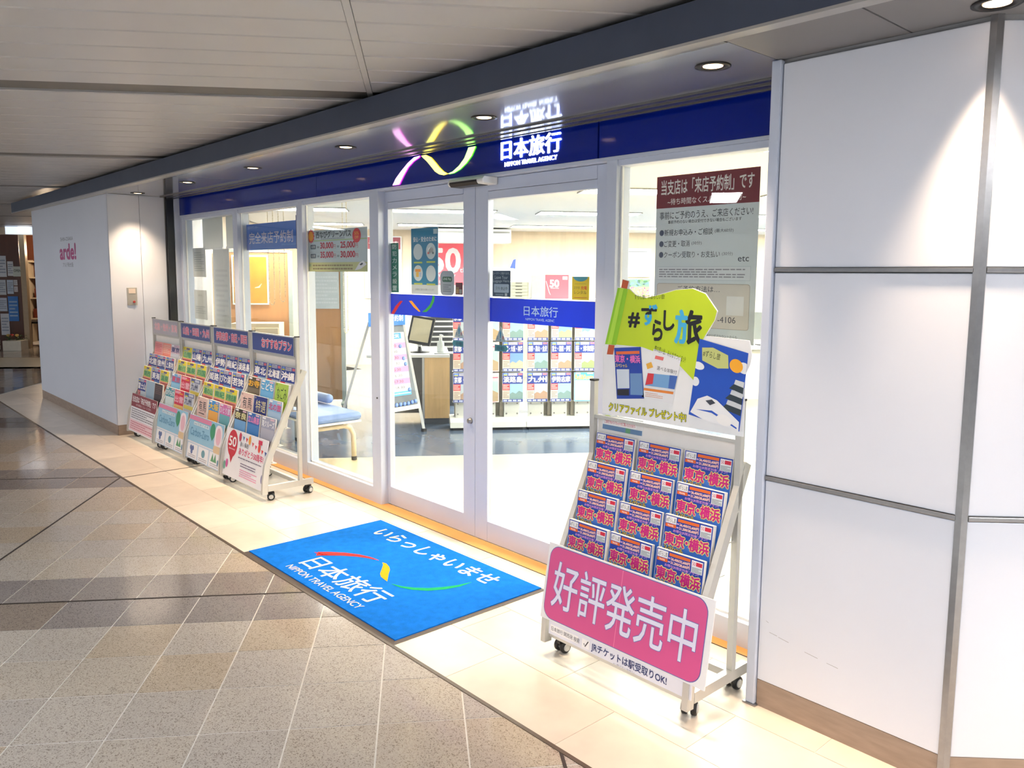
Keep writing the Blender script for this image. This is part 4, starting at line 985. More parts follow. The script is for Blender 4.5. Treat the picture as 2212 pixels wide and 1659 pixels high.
for z, d, a, b2 in ((0.165, '3日間', '30,000', '25,000'), (0.098, '5日間', '35,000', '30,000')):
    p.rrect(-0.35, z, -0.27, z+0.032, 0.006, ink(66, 84, 100), 2).text(d, -0.338, z+0.006, -0.282, z+0.026, W5, 3).text(a, -0.2, z-0.004, -0.015, z+0.045, RED, 2, bold=0.035).text('円', -0.008, z, 0.022, z+0.028, RED, 2)
    p.text(b2, 0.09, z-0.004, 0.285, z+0.045, RED, 2, bold=0.035).text('円', 0.292, z, 0.325, z+0.028, RED, 2).rect(-0.25, z+0.006, -0.22, z+0.02, ink(150, 160, 170), 2).rect(0.04, z+0.006, 0.07, z+0.02, ink(150, 160, 170), 2)
p.rect(-0.36, 0.14, 0.34, 0.1415, ink(170, 180, 190), 2)
p.lines(-0.32, 0.008, 0.25, 0.056, 2, ink(150, 130, 90), 2).rect(-0.43, 0.036, -0.345, 0.056, ink(170, 190, 150), 2)
p.pl([(0.28, 0.008), (0.34, 0.06), (0.39, 0.076), (0.435, 0.05), (0.36, 0.02)], ink(236, 238, 246), 3).pl([(0.345, 0.05), (0.38, 0.062), (0.39, 0.052), (0.36, 0.042)], ink(60, 66, 84), 4)
p.build(pp)
# white papers in the first window
pa = notice(-7.88, -7.568, 1.515, 1.79, NY, 'paper_notice', 'white paper notice higher up in the first window')
Print(0).lines(-0.12, 0.05, 0.12, 0.24, 9, ink(196, 204, 210)).build(pa)
pb = notice(-7.885, -7.57, 1.11, 1.39, NY, 'paper_notice', 'white paper notice lower down in the first window')
Print(0).lines(-0.12, 0.05, 0.12, 0.13, 4, ink(206, 212, 216)).text('お知らせ', -0.05, 0.22, 0.05, 0.24, ink(170, 176, 180)).build(pb)
pcx = notice(-7.535, -7.165, 0.0, 1.775, NY+0.06, 'tall_notice_board', 'tall blank white board standing in the first window', 'board')
Print(0).lines(-0.14, 0.95, 0.14, 1.6, 14, ink(230, 232, 236)).build(pcx)
# stickers on the door glass
DN = DY+0.0255
gs = notice(-4.482, -4.388, 1.438, 1.758, DN, 'camera_notice', 'narrow green vertical sticker on the left door', 'sticker', ink(22, 126, 104))
p = Print(0)
for k, ch in enumerate('防犯カメラ設置'): p.text(ch, -0.024, 0.281-k*0.0448, 0.026, 0.312-k*0.0448, ink(206, 226, 224), 1, bold=0.02)
p.build(gs)
sp_ = notice(-4.242, -3.958, 1.432, 1.843, DN, 'safety_poster', 'blue safety poster with four white ovals on the left door', mat=ink(222, 230, 236))
p = Print(0)
p.rect(-0.142, 0.06, 0.142, 0.411, ink(46, 140, 186)).rect(0.095, 0.372, 0.136, 0.402, ink(200, 222, 232), 2).text('安心・安全のために', -0.118, 0.327, 0.128, 0.358, W5, 2, bold=0.025)
for cx, cz in ((-0.068, 0.265), (0.068, 0.268), (-0.068, 0.132), (0.068, 0.13)):
    p.ell(cx, cz, 0.05, 0.05, ink(226, 238, 244), 2)
    p.rect(cx-0.045, cz-0.072, cx+0.045, cz-0.062, ink(206, 220, 90), 2)
p.rect(-0.098, 0.14, -0.04, 0.158, ink(240, 160, 60), 3).rect(-0.09, 0.108, -0.06, 0.139, ink(240, 200, 90), 3).rect(-0.055, 0.108, -0.03, 0.136, ink(190, 206, 226), 3)
p.ell(0.068, 0.272, 0.028, 0.02, ink(250, 252, 252), 3).rect(0.035, 0.25, 0.05, 0.262, ink(226, 110, 110), 4).rect(0.085, 0.25, 0.1, 0.262, ink(110, 130, 130), 4)
p.text('お客様のご協力をお願いいたします', -0.1, 0.024, 0.1, 0.036, ink(140, 150, 160), 1)
p.build(sp_)
ls = MB(); pts = []
for cx, cz, a0 in ((0.035, 0.035, -90), (0.035, 0.115, 0), (-0.035, 0.115, 90), (-0.035, 0.035, 180)):
    pts += [(cx+0.034*math.cos(R(a0+t)), cz+0.034*math.sin(R(a0+t))) for t in range(0, 91, 15)]
lp = sheet('payment_sticker', 'grey rounded payment sticker low on the left door', 'sticker', 0, 0, (-3.868, DN, 1.43), outline=pts, mat=ink(176, 186, 200))
Print(0).rrect(-0.048, 0.082, 0.048, 0.114, 0.012, ink(60, 104, 84)).text('LINE Pay', -0.04, 0.089, 0.04, 0.107, ink(206, 222, 214), 2, bold=.02).lines(-0.04, 0.02, 0.04, 0.07, 4, ink(120, 128, 142)).build(lp)
ms = notice(-3.786, -3.718, 1.438, 1.51, DN, 'card_sticker', 'small maroon and tan card sticker at the edge of the left door', 'sticker', ink(116, 40, 50))
Print(0).rect(-0.028, 0.006, -0.002, 0.032, ink(190, 150, 96)).rect(0.002, 0.006, 0.028, 0.032, ink(170, 164, 160)).rect(-0.028, 0.034, 0.0, 0.044, ink(150, 120, 80)).build(ms)
lg = notice(-3.446, -3.296, 1.436, 1.581, DN, 'luggage_sticker', 'dark blue luggage sticker on the right door', 'sticker', ink(34, 66, 98))
p = Print(0); LBL = ink(190, 206, 222)
p.text('スーツケース預かります。', -0.07, 0.122, 0.07, 0.136, LBL).text('Leave Your', -0.055, 0.098, 0.055, 0.117, LBL).text('Luggage Here.', -0.07, 0.076, 0.07, 0.095, LBL)
p.rrect(-0.062, 0.022, 0.064, 0.07, 0.006, ink(182, 200, 222)).text('只今 休止中', -0.048, 0.036, 0.052, 0.056, ink(60, 70, 90), 2).rect(-0.05, 0.006, 0.02, 0.016, ink(120, 140, 160)).rect(0.03, 0.004, 0.05, 0.019, ink(206, 214, 222))
p.build(lg)
ys = notice(-2.825, -2.708, 1.434, 1.551, DN, 'charger_sticker', 'yellow phone charger sticker on the right door', 'sticker', ink(226, 198, 10))
p = Print(0)
p.ell(0, 0.117, 0.05, 0.024, ink(70, 150, 176), 1, 14, 180, 360).text('スマホ', -0.045, 0.054, -0.004, 0.068, ink(120, 120, 40)).text('充電', 0.004, 0.052, 0.044, 0.07, ink(226, 96, 20), 1, bold=0.02).text('レンタル', -0.042, 0.03, 0.042, 0.048, ink(120, 120, 40)).lines(-0.045, 0.008, 0.045, 0.016, 1, ink(206, 120, 30)).rect(-0.04, 0.08, 0.04, 0.082, ink(180, 160, 30))
p.build(ys)
for (cx, d, lab, l2) in ((-3.752, 1, 'on the left door', 'left'), (-3.376, -1, 'on the right door', 'right')):
    t_ = sheet('caution_sticker', 'pale blue triangular caution sticker '+lab, 'sticker', 0, 0, (cx, DN, 1.182), outline=[(-0.046, 0), (0.048, 0), (0, 0.087)], mat=ink(170, 190, 204), t=0.001)
    Print(0).pl([(-0.007, 0.05), (0.007, 0.05), (0.003, 0.02), (-0.003, 0.02)], ink(30, 130, 180)).pl([(-0.007, 0.05), (0.007, 0.05), (0, 0.066)], ink(30, 130, 180)).text('注', -0.034, 0.014, -0.016, 0.034, ink(60, 90, 130)).text('意', 0.014, 0.014, 0.032, 0.034, ink(190, 60, 80)).ell(0, 0.01, 0.004, 0.004, ink(30, 130, 180)).build(t_)
    a_ = sheet('arrow_sticker', 'blue green arrow sticker '+lab, 'sticker', 0, 0, (cx, DN, 1.126), outline=[(-0.052*d+(-0.004), 0.003), (0.05*d, 0), (0.05*d, 0.038), (-0.052*d-0.004, 0.036), (-0.066*d, 0.02)], mat=ink(66, 142, 166), t=0.001)
    Print(0).text('自動', -0.03, 0.009, 0.032, 0.03, ink(20, 70, 100), 1).build(a_)

# ================================================================== SHOP INTERIOR
SZ, BW = 2.30, 12.2
wb = MB().box(-7.5, 6, BW, BW+0.1, 0, SZ).build('wall_back', WALLWOOD, rot=(0, 0, GA)); tag(wb, 'pale wood back wall of the travel shop', kind='structure')
w2 = MB().box(-4.86, -4.76, 6.74, BW, 0, SZ).build('wall_shop_left', WALLWOOD, rot=(0, 0, GA)); tag(w2, 'pale wood side wall at the left end of the shop', kind='structure')
w3 = MB().box(5.4, 5.5, 1.2, BW, 0, SZ).build('wall_shop_right', SHOP_WHITE, rot=(0, 0, GA)); tag(w3, 'white side wall at the right end of the shop', kind='structure')
w4 = MB().box(-1.40, 2.6, 0.02, 0.12, 0, SZ).build('wall_shop_front', SHOP_WHITE); tag(w4, 'white wall behind the pillar closing the shop front', kind='structure')
cs = MB().prism([(-8.10, 0.1), (2.4, 0.1), tuple(G(5.45, 1.4)[:2]), tuple(G(5.45, BW)[:2]), tuple(G(-4.8, BW)[:2])], SZ, SZ+0.03).build('ceiling_shop', SHOP_WHITE); tag(cs, 'white ceiling of the travel shop', kind='structure')
MB().box(-8.05, -1.40, 0.06, 0.12, 2.10, SZ).build('header_backing', SHOP_WHITE, cs)
LIT = M('lit_diffuser', (255, 252, 244), 0.5, var=0.0, emit=SHOP_EMIT, ecol=(1.0, 0.97, 0.9))
FR = M('fixture_frame', (150, 150, 150), 0.5)
nl = 0
for ai, a in enumerate((-4.36, -2.63, -0.9, 0.83, 2.56, 4.1)):
    for bi, b in enumerate((2.5, 5.1, 7.7, 10.45)):  # the two rows nearest the doors are unseen, added to light the entrance
        P = G(a+0.6, b+0.22)
        if P.y < 0.75 or P.x < -20 or (a < -2 and b < 7): continue
        x_w = 'column %s' % ('leftmost', 'second', 'third', 'fourth', 'fifth', 'rightmost')[ai]
        t = thing('ceiling_panel_light', 'glowing ceiling panel in the shop, %s from the left, %s row from the back wall' % (x_w.replace('column ', ''), ('fourth', 'third', 'second', 'first')[bi]), 'ceiling light', tuple(G(a, b, SZ)), GA, 'shop ceiling panels')
        f = MB(); f.box(-0.012, 1.212, -0.012, 0.0, -0.012, 0).box(-0.012, 1.212, 0.44, 0.452, -0.012, 0).box(-0.012, 0, 0, 0.44, -0.012, 0).box(1.2, 1.212, 0, 0.44, -0.012, 0)
        f.build('frame', FR, t); MB().box(0, 1.2, 0, 0.44, -0.005, -0.001).build('diffuser', LIT, t)

# bench
CUSH = M('blue_vinyl', (120, 150, 206), 0.42, var=0.04, scale=4)
be = thing('waiting_bench', 'blue padded waiting bench with cream legs behind the window', 'bench', (-6.3, 0.36, 0))
def cushion(name, x0, x1, y0, y1, z0, z1, mat, parent):
    o = MB().box(x0, x1, y0, y1, z0, z1).build(name, mat, parent, bevel=0.0)
    bv = o.modifiers.new('bevel', 'BEVEL'); bv.width = 0.035; bv.segments = 4
    o.data.polygons.foreach_set('use_smooth', [True]*len(o.data.polygons)); return o
cushion('seat_cushion', -0.62, 0.66, -0.225, 0.20, 0.36, 0.43, CUSH, be)
MB().box(-0.62, 0.65, -0.215, 0.19, 0.345, 0.362).build('seat_board', WHITE_PLASTIC, be)
CRL = M('cream_tube', (222, 208, 184), 0.35, var=0.03)
for xx in (-0.5, 0.52):
    MB().tube([(xx, -0.2, 0.0), (xx, -0.2, 0.2), (xx, -0.19, 0.26), (xx, -0.15, 0.30), (xx, 0.1, 0.30), (xx, 0.16, 0.28), (xx, 0.19, 0.22), (xx, 0.195, 0.0)], 0.021, 12).build('leg', CRL, be, smooth=True)
    for yy in (-0.2, 0.195): MB().lathe([(0.023, 0), (0.023, 0.03), (0.021, 0.032)], 12, c=(xx, yy, 0)).build('foot_cap', BLACK_PLASTIC, be)
    MB().box(xx-0.03, xx+0.03, -0.1, 0.08, 0.318, 0.346).build('bracket', M('grey_bracket', (120, 116, 110), 0.5), be)
cushion('backrest', -0.62, 0.2, 0.12, 0.2, 0.44, 0.52, CUSH, be)

# easel board with appointment times
ea = thing('easel_board', 'white A frame easel board with pink appointment times inside the doors', 'easel', (0, 0, 0))
FRp, FLp = Vector((-6.40, 1.72, 0)), Vector((-6.33, 1.14, 0))
ex = (FRp-FLp); wE = ex.length; ex.normalize(); en = Vector((ex.y, -ex.x, 0))      # en points to the viewer
if en.dot(Vector((0, CAM_Y, 0))-FRp) < 0: en = -en
ea.location = (FLp+FRp)/2; ea.rotation_euler = (0, 0, math.atan2(ex.y, ex.x))
fr = MB(); LEAN = 0.20
def eP(x, h): return (x, LEAN*h/1.1, h)
for s in (-1, 1):
    top = s*(wE/2-0.09)
    MB().tube([(s*wE/2, 0, 0.02), (top, LEAN, 1.1)], 0.018, 4).build('front_leg', WHITE_PLASTIC, ea)
    MB().tube([(s*wE/2, 0.62, 0.02), (top, LEAN+0.02, 1.1)], 0.016, 4).build('rear_leg', WHITE_PLASTIC, ea)
    MB().box(s*wE/2-0.02, s*wE/2+0.02, -0.02, 0.02, 0, 0.03).build('foot', BLACK_PLASTIC, ea)
q = 0.27
bpz = lambda h: wE/2-0.09*h/1.1-0.012
brd = MB(); 
def trap(h0, h1, inset, y):
    return [(-bpz(h0)+inset, LEAN*h0/1.1+y, h0), (bpz(h0)-inset, LEAN*h0/1.1+y, h0), (bpz(h1)-inset, LEAN*h1/1.1+y, h1), (-bpz(h1)+inset, LEAN*h1/1.1+y, h1)]
a_, c_ = trap(0.27, 1.08, 0, -0.004), trap(0.27, 1.08, 0, 0.008)
brd.add(a_+c_, [(0, 1, 2, 3), (7, 6, 5, 4), (0, 4, 5, 1), (1, 5, 6, 2), (2, 6, 7, 3), (3, 7, 4, 0)]); brd.build('board', M('slate_board', (110, 118, 126), 0.5), ea)
MB().box(-bpz(0.25), bpz(0.25), LEAN*0.25/1.1-0.022, LEAN*0.25/1.1+0.01, 0.235, 0.275).build('ledge', WHITE_PLASTIC, ea)
eb = sheet('timetable_sheet', 'white sheet of pink and white appointment times on the easel', 'poster', 0.36, 0.62, (0, 0, 0))
eb.location = ea.location+Vector((math.cos(ea.rotation_euler.z)*0.02, math.sin(ea.rotation_euler.z)*0.02, 0)); eb.rotation_euler = (Matrix.Rotation(ea.rotation_euler.z, 3, 'Z') @ Matrix.Rotation(-math.atan2(LEAN, 1.1), 3, 'X')).to_euler()
off = Matrix.Rotation(ea.rotation_euler.z, 3, 'Z') @ Vector((0.0, LEAN*0.38/1.1-0.016, 0.38)); eb.location = Vector(ea.location)+off
p = Print(0); PK = ink(250, 150, 196)
p.rect(-0.18, 0.555, 0.14, 0.615, ink(60, 150, 220)).text('ご予約状況', -0.15, 0.568, 0.11, 0.602, W5, 2, bold=.02)
for k, s in enumerate(('11:30', '12:30', '13:30', '14:30', '15:30', '16:30', '17:30', '18:30')):
    z = 0.475-k*0.0585
    if k % 2 == 0: p.rect(-0.18, z-0.012, 0.18, z+0.044, PK)
    p.text(s, -0.05+k*0.006, z+0.002, 0.06+k*0.006, z+0.028, ink(70, 60, 66), 2)
p.rect(-0.18, 0.0, 0.18, 0.042, ink(90, 176, 226)).lines(-0.17, 0.012, 0.17, 0.03, 1, W5, 2)
p.build(eb)
MAG = MB().lathe([(0.0, -0.014), (0.012, -0.013), (0.019, -0.007), (0.021, 0.0), (0.0, 0.0)], 14, ax='y').mesh('board_magnet', M('blue_magnet', (120, 156, 226), 0.35), True)
RZ = Matrix.Rotation(ea.rotation_euler.z, 3, 'Z')
mg = [(0.11, 0.855), (0.135, 0.735), (0.15, 0.68), (0.16, 0.43), (-0.2, 0.36), (-0.215, 0.30), (-0.135, 0.30), (-0.08, 0.298), (-0.03, 0.298), (0.02, 0.298), (0.07, 0.298), (0.12, 0.298), (0.17, 0.305), (0.215, 0.31)]
for k, (x_, h_) in enumerate(mg):
    o = link('board_magnet', MAG, None, Vector(ea.location)+RZ @ Vector((x_, LEAN*h_/1.1-0.018, h_)), (0, 0, ea.rotation_euler.z))
    if k < 4: tag(o, 'blue round magnet on the time sheet, %s from the top' % ('first', 'second', 'third', 'fourth')[k], 'magnet', 'easel magnets')
    else: tag(o, ('blue round magnet stuck above the row at the foot of the easel board' if k == 4 else 'blue round magnet at the foot of the easel board, %s from the left' % ('', 'first', 'second', 'third', 'fourth', 'fifth', 'sixth', 'seventh', 'eighth', 'ninth')[k-4]), 'magnet', 'magnets along the easel foot')
et = sheet('easel_banner', 'small blue banner clipped to the top of the easel', 'banner', 0.46, 0.13, Vector(ea.location)+RZ @ Vector((-0.03, LEAN-0.04, 1.06)), rz=ea.rotation_euler.z, mat=ink(42, 122, 220))
Print(0).text('完全来店予約制', -0.2, 0.04, 0.2, 0.1, W5, 1, bold=.015).build(et)

# service counter and what stands on it
ct = thing('service_counter', 'pale wood service counter with grey end behind the easel', 'counter', tuple(G(-2.02, 6.6)), GA)
MB().box(-0.26, 0.0, 0.0, 0.03, 0.06, 0.70).build('front_panel', WOOD, ct); MB().box(-0.285, -0.262, 0, 0.9, 0.02, 0.70).build('end_panel', ALU_GREY, ct)
MB().box(-0.82, -0.285, 0.35, 0.4, 0.06, 0.70).build('rear_panel', M('taupe_panel', (150, 140, 126), 0.5), ct)
MB().box(-0.85, 0.0, -0.03, 0.9, 0.70, 0.73).build('worktop', WHITE_PLASTIC, ct, bevel=0.004); MB().box(-0.26, 0.0, 0.02, 0.04, 0.0, 0.06).build('plinth', M('plinth_dark', (84, 90, 98), 0.5), ct)
mo = thing('counter_monitor', 'black tilted point of sale monitor on the counter', 'monitor', tuple(G(-2.33, 6.85, 0.73)), GA-R(20))
MB().lathe([(0.11, 0), (0.11, 0.008), (0.03, 0.016), (0.02, 0.06)], 20).build('stand', BLACK_PLASTIC, mo, smooth=True)
MB().box(-0.02, 0.02, -0.01, 0.02, 0.03, 0.16).build('neck', WHITE_PLASTIC, mo)
sc_ = MB().box(-0.13, 0.13, 0, 0.03, 0, 0.30).build('screen_housing', BLACK_PLASTIC, mo, (0, -0.05, 0.09), (R(-14), R(8), 0), bevel=0.006)
MB().box(-0.105, 0.105, -0.002, 0.0, 0.03, 0.275).build('rear_plate', M('beige_plate', (196, 188, 160), 0.4), sc_)
tr_ = MB().box(-0.12, 0.12, -0.07, 0.07, 0, 0.012).build('bottle_tray', M('white_tray', (226, 228, 230), 0.3), None, tuple(G(-2.06, 6.72, 0.73)), (0, 0, GA), bevel=0.005); tag(tr_, 'white shallow tray under the pump bottle', 'tray')
bo = thing('pump_bottle', 'clear white pump bottle of hand sanitiser on the counter', 'bottle', tuple(G(-2.11, 6.72, 0.742)))
MB().lathe([(0.036, 0), (0.038, 0.01), (0.038, 0.095), (0.03, 0.115), (0.016, 0.125), (0.016, 0.135)], 20).build('bottle_body', M('milky_plastic', (222, 230, 232), 0.25), bo, smooth=True)
pmp = MB(); pmp.lathe([(0.018, 0.133), (0.018, 0.15), (0.006, 0.152), (0.006, 0.175), (0.013, 0.177), (0.013, 0.188)], 14); pmp.tube([(0, 0, 0.182), (0.035, 0, 0.182), (0.045, 0, 0.174)], 0.005, 8); pmp.build('pump', WHITE_PLASTIC, bo)
ps = thing('paper_shelf', 'dark paper sorter with white shelves behind the counter', 'shelf', tuple(G(-2.12, 7.7, 0.0)), GA)
MB().box(-0.2, 0.2, 0.05, 0.3, 0.0, 1.12).build('cabinet_body', M('charcoal_shelf', (74, 76, 80), 0.5), ps)
for k in range(7): MB().box(-0.2, 0.2, 0.0, 0.06, 0.70+k*0.06, 0.716+k*0.06).build('shelf_board', WHITE_PLASTIC, ps)

# brochure stands inside
GST = M('stand_white', (226, 228, 222), 0.4, var=0.02)
def stand(a0, a1, b, lab, cols):
    t = thing('brochure_stand', lab, 'brochure stand', tuple(G(a0, b, 0)), GA, 'brochure stands inside')
    L = a1-a0
    MB().prism([(0, 0.03), (0.0, 0.085), (0.06, 0.115), (0.33, 0.115), (0.33, 0.03)], 0, L, ax='x').build('base', GST, t)
    MB().box(0.03, L-0.03, 0.03, 0.3, 0.0, 0.032).build('base_plinth', M('black_plinth', (30, 34, 40), 0.5), t)
    MB().box(0.05, L-0.05, 0.24, 0.27, 0.11, 1.24).build('backboard', M('stand_back', (196, 190, 172), 0.5), t)
    for a in cols:
        c = MB().box(-0.078, 0.078, 0.02, 0.08, 0.11, 0.5).build('column_panel', GST, t, (a-a0, 0.1, 0))
        for (dx, dz) in ((-0.055, 0.15), (0.055, 0.15), (-0.055, 0.255), (0.055, 0.255)):
            MB().lathe([(0.008, 0.012), (0.008, 0.02)], 10, ax='y', c=(dx, 0, dz)).build('screw', STEEL, c)
        MB().box(-0.09, 0.09, 0.09, 0.11, 0.5, 1.22).build('column_post', GST, t, (a-a0, 0.08, 0))
        for k in range(3):
            MB().box(-0.11, 0.11, 0.03, 0.09, 0.272+k*0.311, 0.276+k*0.311).build('ledge', GST, t, (a-a0, 0.08, 0))
        if a != cols[-1]:
            MB().box(-0.025, 0.025, 0.1, 0.14, 0.11, 1.25).build('channel_post', M('taupe_post', (150, 144, 132), 0.4, metal=0.4), t, (a-a0+0.15, 0.06, 0))
    return t
stand(-2.03, -1.266, 6.2, 'white brochure stand behind the gap between the door leaves', (-1.895, -1.645, -1.40))
stand(-1.262, 0.10, 6.2, 'long white brochure stand behind the right door leaf', (-1.15, -0.908, -0.667, -0.42, -0.17))
icol = [(-1.895, ['京都・大阪', '京都・大阪', '京都・大阪', '京都・大阪'], 'first'), (-1.645, [None]*4, 'second'), (-1.40, ['淡路島', '京都・大阪・神戸', '淡路島', '小豆島'], 'third'), (-1.15, ['九州', '飛騨・高山・金沢', '紅葉の旅', '四国'], 'fourth'), (-0.908, ['伊勢志摩', '富士・箱根・伊豆', '草津', '信州'], 'fifth'), (-0.667, ['キャンペーン', '萩・津和野', '城崎・湯村', '山陽'], 'sixth'), (-0.42, ['東京', '横浜', '東北', '北陸'], 'seventh'), (-0.17, ['北海道', '沖縄', '奈良', '大阪'], 'eighth')]
for a, ts, nm in icol:
    for k in range(3):
        P = G(a, 6.24, 0.28+k*0.311)
        if ts[k] is None: kind, t, d = 'scene', (ink(244, 196, 204), ink(170, 206, 200), ink(170, 150, 120), 'ツアー', ink(216, 60, 100)), 'pink'
        elif nm == 'sixth' and k == 0: kind, t, d = 'scene', (ink(70, 170, 240), ink(206, 222, 236), ink(190, 180, 180), 'Rail&Renta', ink(250, 190, 60)), 'light blue'
        else: kind, t, d = 'blue', ts[k], 'blue title'
        brochure(tuple(P), GA+R(random.uniform(-1, 1)), R(-2), kind, t, '%s brochure, %s shelf, %s column of the stands inside' % (d, ('lowest', 'middle', 'highest')[k], nm), 'brochures on the stands inside', random.choice((0.02, 0.03)))

# rolling partitions and booth panels
PMET = M('pale_green_metal', (178, 188, 180), 0.35, metal=0.4)
def partition(a0, a1, b, z0, z1, lab, board=None):
    t = thing('partition_screen', lab, 'partition', tuple(G((a0+a1)/2, b, 0)), GA, 'partition screens')
    hw_ = (a1-a0)/2
    MB().box(-hw_, hw_, 0, 0.03, z0, z1).build('screen_panel', TAN, t)
    for s in (-1, 1):
        MB().box(s*hw_-0.024, s*hw_+0.024, -0.008, 0.038, z0-0.02, z1+0.02).build('upright', PMET, t)
        MB().box(s*hw_-0.02, s*hw_+0.02, -0.2, 0.23, 0.06, 0.085).build('foot', PMET, t)
        for yy in (-0.17, 0.2):
            MB().lathe([(0.0, -0.012), (0.028, -0.012), (0.03, 0), (0.028, 0.012), (0.0, 0.012)], 14, c=(s*hw_, yy, 0.03), ax='x').build('caster', BLACK_PLASTIC, t)
    MB().box(-hw_, hw_, -0.006, 0.036, z1, z1+0.03).build('top_rail', PMET, t)
    return t
partition(-3.68, -3.2, 7.7, 0.10, 1.60, 'tan rolling partition screen behind the bench')
partition(-4.70, -3.86, 8.2, 0.12, 1.80, 'tan tall partition screen with a gold poster in the second window')
gp = sheet('gold_poster', 'gold poster in a pale frame on the tan partition', 'poster', 0.42, 0.585, tuple(G(-4.32, 8.18, 1.18)), rz=GA, mat=ink(206, 226, 214), t=0.012)
p = Print(0); p.rect(-0.192, 0.018, 0.192, 0.567, M('gold_print', (190, 140, 48), 0.3, var=0.15, scale=6)); p.strip([(0.05, 0.2, .003), (0.1, 0.21, .01), (0.13, 0.25, .002)], ink(240, 226, 190), 2); p.build(gp)
wsb = sheet('white_poster_board', 'pale grey glossy board on the rolling partition', 'board', 0.40, 0.42, tuple(G(-3.44, 7.68, 1.155)), rz=GA, mat=M('glossy_board', (196, 204, 206), 0.15), t=0.01)
Print(0).lines(-0.18, 0.05, 0.18, 0.38, 8, ink(206, 212, 214)).build(wsb)
# cabinet shape standing in for a reflection seen in the left windows
cbm = M('cream_cabinet', (226, 206, 170), 0.5, var=0.03)
for (a, b, lab) in ((-4.2, 7.75, 'cream low cabinet under the gold poster'),):
    t = thing('cabinet_reflection', lab, 'cabinet', tuple(G(a, b, 0)), GA, 'low cabinets')
    MB().box(-0.27, 0.27, 0, 0.35, 0.0, 0.98).build('body', cbm, t)
    for s in (-1, 1):
        d = MB().box(s*0.135-0.128, s*0.135+0.128, -0.016, 0.0, 0.06, 0.93).build('door', cbm, t, bevel=0.003); MB().box(s*0.03-0.005, s*0.03+0.005, -0.034, -0.016, 0.74, 0.82).build('handle', ALU_GREY, d)
# roller blinds with bead chains behind the left windows
BL = M('white_blind', (246, 246, 240), 0.7, var=0.01)
def blind(x0, x1, z0, lab):
    t = thing('roller_blind', lab, 'blind', ((x0+x1)/2, 0.20, 0), 0, 'roller blinds')
    w_ = (x1-x0)/2
    MB().tube([(-w_, 0, 2.24), (w_, 0, 2.24)], 0.024, 12).build('roller', BL, t, smooth=True); MB().box(-w_, w_, -0.026, -0.024, z0, 2.24).build('fabric', BL, t); MB().box(-w_, w_, -0.032, -0.018, z0-0.02, z0).build('hem_bar', WHITE_PLASTIC, t)
blind(-7.93, -7.44, 1.80, 'white roller blind drawn part way in the first window, left half')
blind(-7.36, -6.86, 1.80, 'white roller blind drawn part way in the first window, right half')
BEAD = M('cream_beads', (244, 232, 196), 0.3)
def chain(x, y, z0, z1, w_, lab):
    t = MB(); n = int((z1-z0)/0.013)
    pts = [(-w_/2, z1-k*0.013) for k in range(n)]+[(-w_/2*math.cos(R(a)), z0-w_/2*math.sin(R(a))) for a in range(0, 181, 30)]+[(w_/2, z0+k*0.013) for k in range(n)]
    q7 = 0.0065; oc = [(q7, 0, 0), (-q7, 0, 0), (0, q7, 0), (0, -q7, 0), (0, 0, q7*0.8), (0, 0, -q7*0.8)]
    of = [(0, 2, 4), (2, 1, 4), (1, 3, 4), (3, 0, 4), (2, 0, 5), (1, 2, 5), (3, 1, 5), (0, 3, 5)]
    for px_, pz_ in pts: t.add([(px_+c[0], c[1], pz_+c[2]) for c in oc], of)
    t.tube([(px_, 0, pz_) for px_, pz_ in pts], 0.0012, 4)
    o = t.build('bead_chain', BEAD, None, (x, y, 0)); tag(o, lab, 'bead chain', 'blind bead chains')
chain(-6.58, 0.24, 1.33, 2.298, 0.10, 'cream bead chain of a blind, left of the pair below the blue banner')
chain(-6.50, 0.30, 1.36, 2.298, 0.10, 'cream bead chain of a blind, right of the pair below the blue banner')
chain(-5.44, 0.30, 1.13, 2.298, 0.06, 'cream bead chain of a blind behind the price poster')

# back wall fittings
r50 = sheet('anniversary_poster', 'large red anniversary poster on the back wall', 'poster', 0.95, 1.0, tuple(G(-1.72, BW-0.03, 1.17)), rz=GA, mat=ink(246, 240, 236), t=0.01)
p = Print(0); RD = ink(244, 96, 110)
p.rect(-0.46, 0.2, 0.46, 0.98, RD).strip([(0.1+0.34*math.cos(R(a)), 0.60+0.38*math.sin(R(a)), .006) for a in range(-70, 100, 10)], ink(214, 60, 80), 2)
p.text('50', -0.40, 0.42, 0.10, 0.82, W5, 2, bold=0.03).text('th', 0.1, 0.42, 0.2, 0.5, W5, 2).text('Anniversary', -0.38, 0.32, 0.02, 0.40, W5, 2, bold=.01).text('赤い風船', -0.34, 0.22, -0.02, 0.29, W5, 3)
p.build(r50)
dz = sheet('back_wall_notice', 'white notice with a maroon heading far back on the shop wall', 'poster', 0.62, 1.05, tuple(G(-2.92, BW-0.03, 1.14)), rz=GA, t=0.01)
Print(0).rect(-0.29, 0.83, 0.29, 1.03, ink(150, 60, 74)).text('予約制です', -0.24, 0.88, 0.25, 0.97, W5, 2, bold=.02).build(dz)
ac = thing('air_conditioner', 'white air conditioner box under the shop ceiling', 'air conditioner', tuple(G(-1.75, 11.2, 2.06)), GA)
MB().box(-0.5, 0.9, 0, 0.5, 0, 0.22).build('casing', SHOP_WHITE, ac, bevel=0.01); MB().box(-0.48, 0.88, -0.006, 0.0, 0.15, 0.18).build('outlet_slot', M('slot_dark', (120, 120, 116), 0.5), ac)
kc = thing('back_counter', 'high cream counter at the back with drawers on top', 'counter', tuple(G(-1.2, 10.4, 0)), GA)
MB().box(0, 3.6, 0, 0.5, 0, 1.16).build('front', cbm, kc); MB().box(-0.02, 3.62, -0.03, 0.53, 1.16, 1.19).build('top', WHITE_PLASTIC, kc)
